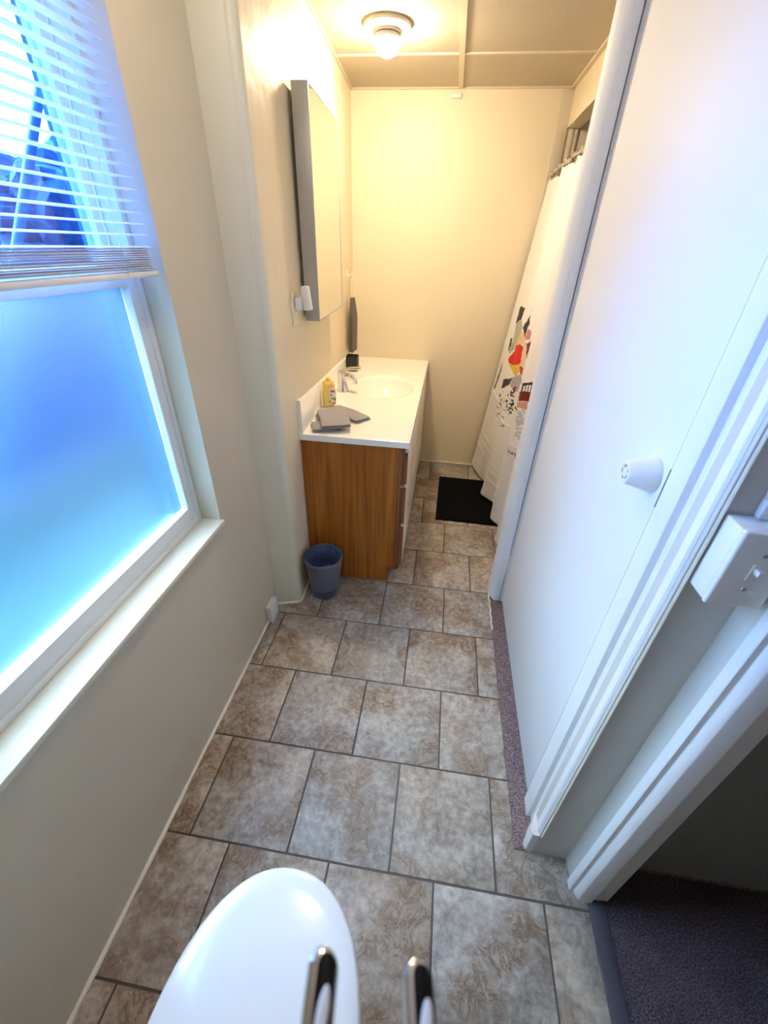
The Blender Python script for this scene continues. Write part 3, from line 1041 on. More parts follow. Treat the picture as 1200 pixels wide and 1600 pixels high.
# ------------------------------------------------------------------ ceiling lamp
def ceiling_lamp(label, loc, mat):
    la = thing('ceiling_lamp', label, 'lamp', loc)
    bm = bmesh.new()
    add_lathe(bm, [(0.092, 0.0), (0.096, -0.006), (0.093, -0.014), (0.070, -0.020), (0.052, -0.024), (0.050, -0.024)], 40)
    finish('porcelain_base', bm, 'ivory_plastic', la)
    bm = bmesh.new()
    add_lathe(bm, [(0.0555, -0.022), (0.0555, -0.030), (0.050, -0.032)], 32)
    finish('socket_ring', bm, 'satin', la)
    bm = bmesh.new()
    add_lathe(bm, [(0.044, -0.030), (0.051, -0.034), (0.0545, -0.042), (0.0545, -0.046), (0.050, -0.047)], 32)
    finish('bulb_collar', bm, 'white_plastic', la)
    bm = bmesh.new()
    prof = []
    for k in range(0, 13):
        a = math.radians(90 + 90*k/12)
        prof.append((max(0.0006, 0.054*math.sin(a)), -0.0465 + 0.050*math.cos(a)))
    add_lathe(bm, prof, 32)
    finish('bulb', bm, mat, la, 80)
ceiling_lamp('lit round bulb in a white porcelain holder on the ceiling above the vanity', (-0.152, 0.735, ZC), 'bulb')
ceiling_lamp('lit round bulb in a white porcelain holder on the ceiling beside the window', (-0.13, -0.80, ZC), 'near_bulb')

# ------------------------------------------------------------------ waste bin
bi = thing('waste_bin', 'small grey blue plastic waste bin against the oak vanity side', 'bin', (-0.287, -0.130, 0.0))
bi.scale = (1.07, 1.07, 1.0)
bm = bmesh.new()
add_lathe(bm, [(0.0665, 0.058), (0.0855, 0.205), (0.0875, 0.222), (0.0895, 0.226), (0.0900, 0.236), (0.0885, 0.2395), (0.0865, 0.2385), (0.0840, 0.222), (0.064, 0.060)], 48)
finish('bucket', bm, 'bin', bi, 35)
bm = bmesh.new()
add_lathe(bm, [(0.052, 0.0), (0.0585, 0.003), (0.0612, 0.012), (0.0668, 0.0585), (0.060, 0.0585)], 48)
finish('base', bm, 'bin_base', bi, 35)
bm = bmesh.new()
rings = []
nn = 72
rl = random.Random(4)
phs = [rl.uniform(0, 6) for _ in range(4)]
for j, (rr, z) in enumerate(((0.0862, 0.226), (0.0850, 0.235), (0.0815, 0.236), (0.0780, 0.215), (0.0735, 0.16), (0.068, 0.10), (0.060, 0.065), (0.02, 0.062))):
    ring = []
    for i in range(nn):
        a = 2*PI*i/nn
        amp = (0.0, 0.0008, 0.0015, 0.0035, 0.0045, 0.004, 0.003, 0.0)[j]
        k = amp*(math.sin(7*a+phs[0]) + 0.7*math.sin(13*a+phs[1]+j*0.5) + 0.5*math.sin(21*a+phs[2]))
        ring.append(bm.verts.new(((rr-abs(k)*1.2)*math.cos(a), (rr-abs(k)*1.2)*math.sin(a), z + (0.004*math.sin(5*a+phs[3]) if j in (1, 2) else 0))))
    rings.append(ring)
for j in range(len(rings)-1):
    for i in range(nn):
        bm.faces.new([rings[j][i], rings[j][(i+1) % nn], rings[j+1][(i+1) % nn], rings[j+1][i]])
bm.faces.new(rings[-1])
finish('bag_liner', bm, 'liner', bi, 75)

# low wall outlet box
ob = thing('cable_outlet_box', 'small white surface-mounted outlet box low on the window wall', 'outlet', (-0.498, -0.345, 0.052))
bm = bmesh.new()
add_box(bm, 0.0, 0.020, -0.038, 0.038, -0.046, 0.050, bev=0.004)
finish('back_box', bm, 'white_plastic', ob)
bm = bmesh.new()
add_box(bm, 0.020, 0.026, -0.042, 0.042, -0.050, 0.054, bev=0.002)
finish('cover_plate', bm, 'white_plastic', ob)

# ------------------------------------------------------------------ light switch box with raceway
sw = thing('light_switch', 'white surface-mounted light switch box on the wall between the doorways', 'light switch', (0.655, -1.107, 1.151))
bm = bmesh.new()
add_box(bm, -0.0385, 0.0385, -0.040, -0.001, -0.064, 0.064, bev=0.003)
finish('box', bm, 'white_plastic', sw)
bm = bmesh.new()
add_box(bm, -0.0395, 0.0395, -0.050, -0.040, -0.065, 0.065, bev=0.004, seg=3)
finish('cover_plate', bm, 'white_plastic', sw)
bm = bmesh.new()
add_box(bm, -0.007, 0.007, -0.0515, -0.0498, -0.014, 0.014, bev=0.0005)
tg = finish('toggle_bezel', bm, 'ivory_plastic', sw)
bm = bmesh.new()
add_box(bm, -0.0042, 0.0042, -0.062, -0.0515, 0.0005, 0.010, bev=0.0018)
finish('toggle', bm, 'white_plastic', tg)
for zz in (-0.030, 0.030):
    bm = bmesh.new()
    add_lathe(bm, [(0.0034, 0.0), (0.003, 0.0012), (0.001, 0.0014)], 14, Matrix.Translation(Vector((0, -0.0500, zz))) @ Matrix.Rotation(PI/2, 4, 'X'))
    finish('screw', bm, 'satin', sw)
rc = box_obj('cable_raceway', 'white_plastic', None, -0.0105, 0.0105, -0.0125, 0.0, 0.0, ZC-1.216, bev=0.002)
rc.location = (0.660, -1.1075, 1.2155)
tag(rc, 'narrow white cable channel rising from the top of the switch box', 'cable channel')

# ------------------------------------------------------------------ bath mat
bm = bmesh.new()
add_box(bm, -0.207, 0.207, -0.303, 0.303, 0.0, 0.011, bev=0.004)
mt = finish('bath_mat', bm, 'mat', None, 40, (0.463, 0.950, 0.0008), (0, 0, math.radians(-0.8)))
tag(mt, 'black bath mat on the tiles at the foot of the shower curtain', 'bath mat')

# ------------------------------------------------------------------ bathtub
tb = thing('bathtub', 'cream white bathtub behind the shower curtain', 'bathtub', (1.09, 0.78, 0.0))
bm = bmesh.new()
def rrect(hx, hy, rad, n=6):
    pts = []
    for cx, cy, a0 in ((hx-rad, hy-rad, 0), (-hx+rad, hy-rad, 90), (-hx+rad, -hy+rad, 180), (hx-rad, -hy+rad, 270)):
        for k in range(n+1):
            a = math.radians(a0+90*k/n)
            pts.append((cx+rad*math.cos(a), cy+rad*math.sin(a)))
    return pts
loops = [(0.372, 0.742, 0.01, 0.0), (0.372, 0.742, 0.01, 0.385), (0.366, 0.738, 0.012, 0.40), (0.30, 0.67, 0.12, 0.40), (0.288, 0.65, 0.12, 0.385), (0.25, 0.58, 0.12, 0.10), (0.2, 0.52, 0.12, 0.07)]
rings = [[bm.verts.new((x, yv, z)) for x, yv in rrect(a, b, c)] for a, b, c, z in loops]
for k in range(len(rings)-1):
    n = len(rings[k])
    for i in range(n):
        bm.faces.new([rings[k][i], rings[k][(i+1) % n], rings[k+1][(i+1) % n], rings[k+1][i]])
bm.faces.new(rings[-1])
bm.faces.new(rings[0][::-1])
finish('tub_shell', bm, 'bare_tub', tb)

# ------------------------------------------------------------------ shower curtain
WHITE = (0.84, 0.815, 0.80)
def inpoly(yv, z, P):
    c = False
    for i in range(len(P)):
        a, b = P[i], P[i-1]
        if (a[1] > z) != (b[1] > z) and yv < (b[0]-a[0])*(z-a[1])/(b[1]-a[1])+a[0]:
            c = not c
    return c
# painted shapes of the printed skyline, ink dots and lettering ('burg'), in curtain coordinates (run, height)
POLY = [
    ([(1.362, 1.214), (1.321, 1.216), (1.288, 1.218), (1.263, 1.218), (1.268, 1.199), (1.273, 1.179), (1.279, 1.158), (1.292, 1.149), (1.307, 1.139), (1.328, 1.129), (1.34, 1.125), (1.351, 1.12), (1.363, 1.116), (1.363, 1.149), (1.362, 1.182)], (0.012, 0.012, 0.014)),
    ([(1.353, 1.121), (1.323, 1.134), (1.297, 1.147), (1.279, 1.158), (1.264, 1.142), (1.248, 1.126), (1.232, 1.11), (0.992, 1.124), (0.976, 1.106), (0.965, 1.087), (0.986, 1.074), (1.234, 1.021), (1.263, 1.005), (1.268, 0.989), (1.273, 0.972), (1.272, 0.956), (1.285, 0.966), (1.3, 0.977), (1.317, 0.987), (1.323, 1.012), (1.329, 1.037), (1.335, 1.062), (1.341, 1.082), (1.347, 1.102)], (0.4, 0.43, 0.36)),
    ([(1.234, 1.098), (0.979, 1.119), (0.956, 1.106), (0.938, 1.093), (0.942, 1.083), (0.945, 1.073), (0.948, 1.063), (0.97, 1.056), (1.008, 1.046), (1.258, 0.999), (1.257, 1.012), (1.255, 1.025), (1.254, 1.038), (1.248, 1.058), (1.241, 1.078)], (0.7, 0.52, 0.3)),
    ([(1.009, 1.145), (0.982, 1.165), (0.966, 1.183), (0.954, 1.2), (0.953, 1.215), (0.952, 1.231), (0.951, 1.246), (0.949, 1.222), (0.947, 1.199), (0.944, 1.175), (0.947, 1.151), (0.949, 1.126), (0.952, 1.1), (0.965, 1.116), (0.981, 1.131)], (0.03, 0.022, 0.024)),
    ([(0.942, 1.143), (0.933, 1.142), (0.925, 1.141), (0.917, 1.141), (0.914, 1.124), (0.911, 1.108), (0.909, 1.092), (0.922, 1.091), (0.934, 1.091), (0.948, 1.091), (0.946, 1.108), (0.944, 1.125)], (0.55, 0.22, 0.26)),
    ([(0.926, 1.071), (0.918, 1.077), (0.911, 1.084), (0.903, 1.09), (0.901, 1.071), (0.899, 1.052), (0.897, 1.033), (0.9, 1.021), (0.902, 1.008), (0.904, 0.996), (0.911, 1.021), (0.919, 1.046)], (0.13, 0.015, 0.02)),
    ([(0.957, 1.071), (0.947, 1.074), (0.937, 1.076), (0.928, 1.078), (0.92, 1.051), (0.912, 1.023), (0.904, 0.996), (0.904, 0.981), (0.903, 0.965), (0.903, 0.95), (0.914, 0.948), (0.925, 0.946), (0.936, 0.945), (0.939, 0.971), (0.941, 0.996), (0.944, 1.022), (0.948, 1.038), (0.953, 1.055)], (0.74, 0.55, 0.4)),
    ([(1.39, 1.021), (1.374, 1.023), (1.359, 1.024), (1.343, 1.025), (1.343, 1.0), (1.34, 0.975), (1.341, 0.949), (1.354, 0.944), (1.366, 0.939), (1.377, 0.934), (1.37, 0.965), (1.386, 0.992)], (0.02, 0.02, 0.025)),
    ([(1.339, 1.006), (1.306, 1.007), (1.284, 1.006), (1.263, 1.005), (1.266, 0.996), (1.27, 0.986), (1.273, 0.976), (1.284, 0.963), (1.31, 0.946), (1.338, 0.93), (1.34, 0.947), (1.332, 0.966), (1.344, 0.981), (1.343, 0.99), (1.341, 0.998)], (0.3, 0.38, 0.28)),
    ([(1.258, 0.999), (1.24, 1.005), (1.013, 1.048), (0.986, 1.055), (0.972, 1.055), (0.96, 1.053), (0.95, 1.052), (0.947, 1.036), (0.945, 1.02), (0.942, 1.004), (0.941, 0.987), (0.94, 0.969), (0.939, 0.951), (0.959, 0.945), (0.983, 0.937), (1.237, 0.879), (1.256, 0.88), (1.275, 0.881), (1.292, 0.882), (1.3, 0.889), (1.311, 0.894), (1.323, 0.9), (1.297, 0.921), (1.279, 0.94), (1.254, 0.96), (1.259, 0.972), (1.259, 0.985)], (0.62, 0.012, 0.008)),
    ([(1.285, 0.871), (1.233, 0.884), (0.969, 0.943), (0.939, 0.951), (0.937, 0.937), (0.933, 0.923), (0.934, 0.908), (0.937, 0.896), (0.94, 0.884), (0.943, 0.872), (0.956, 0.882), (0.972, 0.892), (0.993, 0.9), (1.232, 0.857), (1.26, 0.864)], (0.68, 0.46, 0.06)),
    ([(0.936, 0.945), (0.926, 0.945), (0.916, 0.945), (0.907, 0.945), (0.904, 0.929), (0.903, 0.912), (0.904, 0.895), (0.913, 0.902), (0.922, 0.909), (0.93, 0.917), (0.931, 0.926), (0.934, 0.935)], (0.5, 0.05, 0.04)),
    ([(1.306, 0.772), (1.267, 0.785), (1.227, 0.797), (0.978, 0.862), (0.98, 0.85), (0.982, 0.838), (0.984, 0.825), (1.231, 0.748), (1.268, 0.725), (1.303, 0.703), (1.304, 0.715), (1.304, 0.726), (1.305, 0.738), (1.305, 0.749), (1.306, 0.761)], (0.02, 0.03, 0.07)),
    ([(0.978, 0.862), (0.951, 0.877), (0.928, 0.891), (0.907, 0.905), (0.903, 0.888), (0.899, 0.87), (0.895, 0.853), (0.9, 0.836), (0.904, 0.82), (0.909, 0.803), (0.929, 0.806), (0.95, 0.81), (0.976, 0.812), (0.977, 0.829), (0.977, 0.845)], (0.4, 0.38, 0.4)),
    ([(0.952, 0.804), (0.94, 0.813), (0.929, 0.822), (0.918, 0.83), (0.921, 0.819), (0.924, 0.808), (0.927, 0.796), (0.935, 0.799), (0.944, 0.801)], (0.22, 0.02, 0.03)),
    ([(1.428, 0.868), (1.42, 0.845), (1.413, 0.822), (1.405, 0.799), (1.415, 0.758), (1.424, 0.716), (1.434, 0.673), (1.445, 0.667), (1.457, 0.66), (1.468, 0.654), (1.459, 0.697), (1.45, 0.739), (1.44, 0.781), (1.436, 0.81), (1.432, 0.839)], (0.1, 0.09, 0.1)),
    ([(0.695, 0.905), (0.671, 0.916), (0.655, 0.925), (0.639, 0.933), (0.639, 0.93), (0.638, 0.926), (0.637, 0.922), (0.652, 0.914), (0.667, 0.905), (0.688, 0.895), (0.69, 0.899), (0.692, 0.902)], (0.03, 0.03, 0.04)),
    ([(0.693, 0.896), (0.688, 0.897), (0.684, 0.898), (0.68, 0.899), (0.682, 0.888), (0.683, 0.878), (0.683, 0.867), (0.687, 0.866), (0.691, 0.865), (0.696, 0.863), (0.697, 0.873), (0.697, 0.884)], (0.03, 0.03, 0.04)),
    ([(0.671, 0.906), (0.669, 0.907), (0.667, 0.907), (0.666, 0.908), (0.663, 0.897), (0.665, 0.885), (0.665, 0.873), (0.667, 0.873), (0.668, 0.872), (0.67, 0.872), (0.67, 0.883), (0.669, 0.895)], (0.03, 0.03, 0.04)),
    ([(0.656, 0.911), (0.655, 0.911), (0.653, 0.912), (0.652, 0.912), (0.65, 0.9), (0.649, 0.888), (0.65, 0.875), (0.651, 0.875), (0.653, 0.874), (0.654, 0.874), (0.654, 0.886), (0.654, 0.899)], (0.03, 0.03, 0.04)),
    ([(0.644, 0.918), (0.642, 0.919), (0.641, 0.919), (0.639, 0.92), (0.638, 0.907), (0.634, 0.894), (0.634, 0.881), (0.636, 0.88), (0.638, 0.88), (0.639, 0.879), (0.639, 0.893), (0.642, 0.905)], (0.03, 0.03, 0.04)),
    ([(0.891, 0.812), (0.672, 0.873), (0.652, 0.878), (0.633, 0.883), (0.634, 0.866), (0.633, 0.849), (0.633, 0.832), (0.65, 0.827), (0.668, 0.822), (0.697, 0.813), (0.705, 0.828), (0.888, 0.794)], (0.15, 0.008, 0.01)),
    ([(0.888, 0.751), (0.672, 0.817), (0.652, 0.823), (0.634, 0.829), (0.634, 0.815), (0.634, 0.8), (0.634, 0.786), (0.65, 0.783), (0.668, 0.78), (0.695, 0.773), (0.701, 0.784), (0.71, 0.793)], (0.62, 0.3, 0.2)),
]
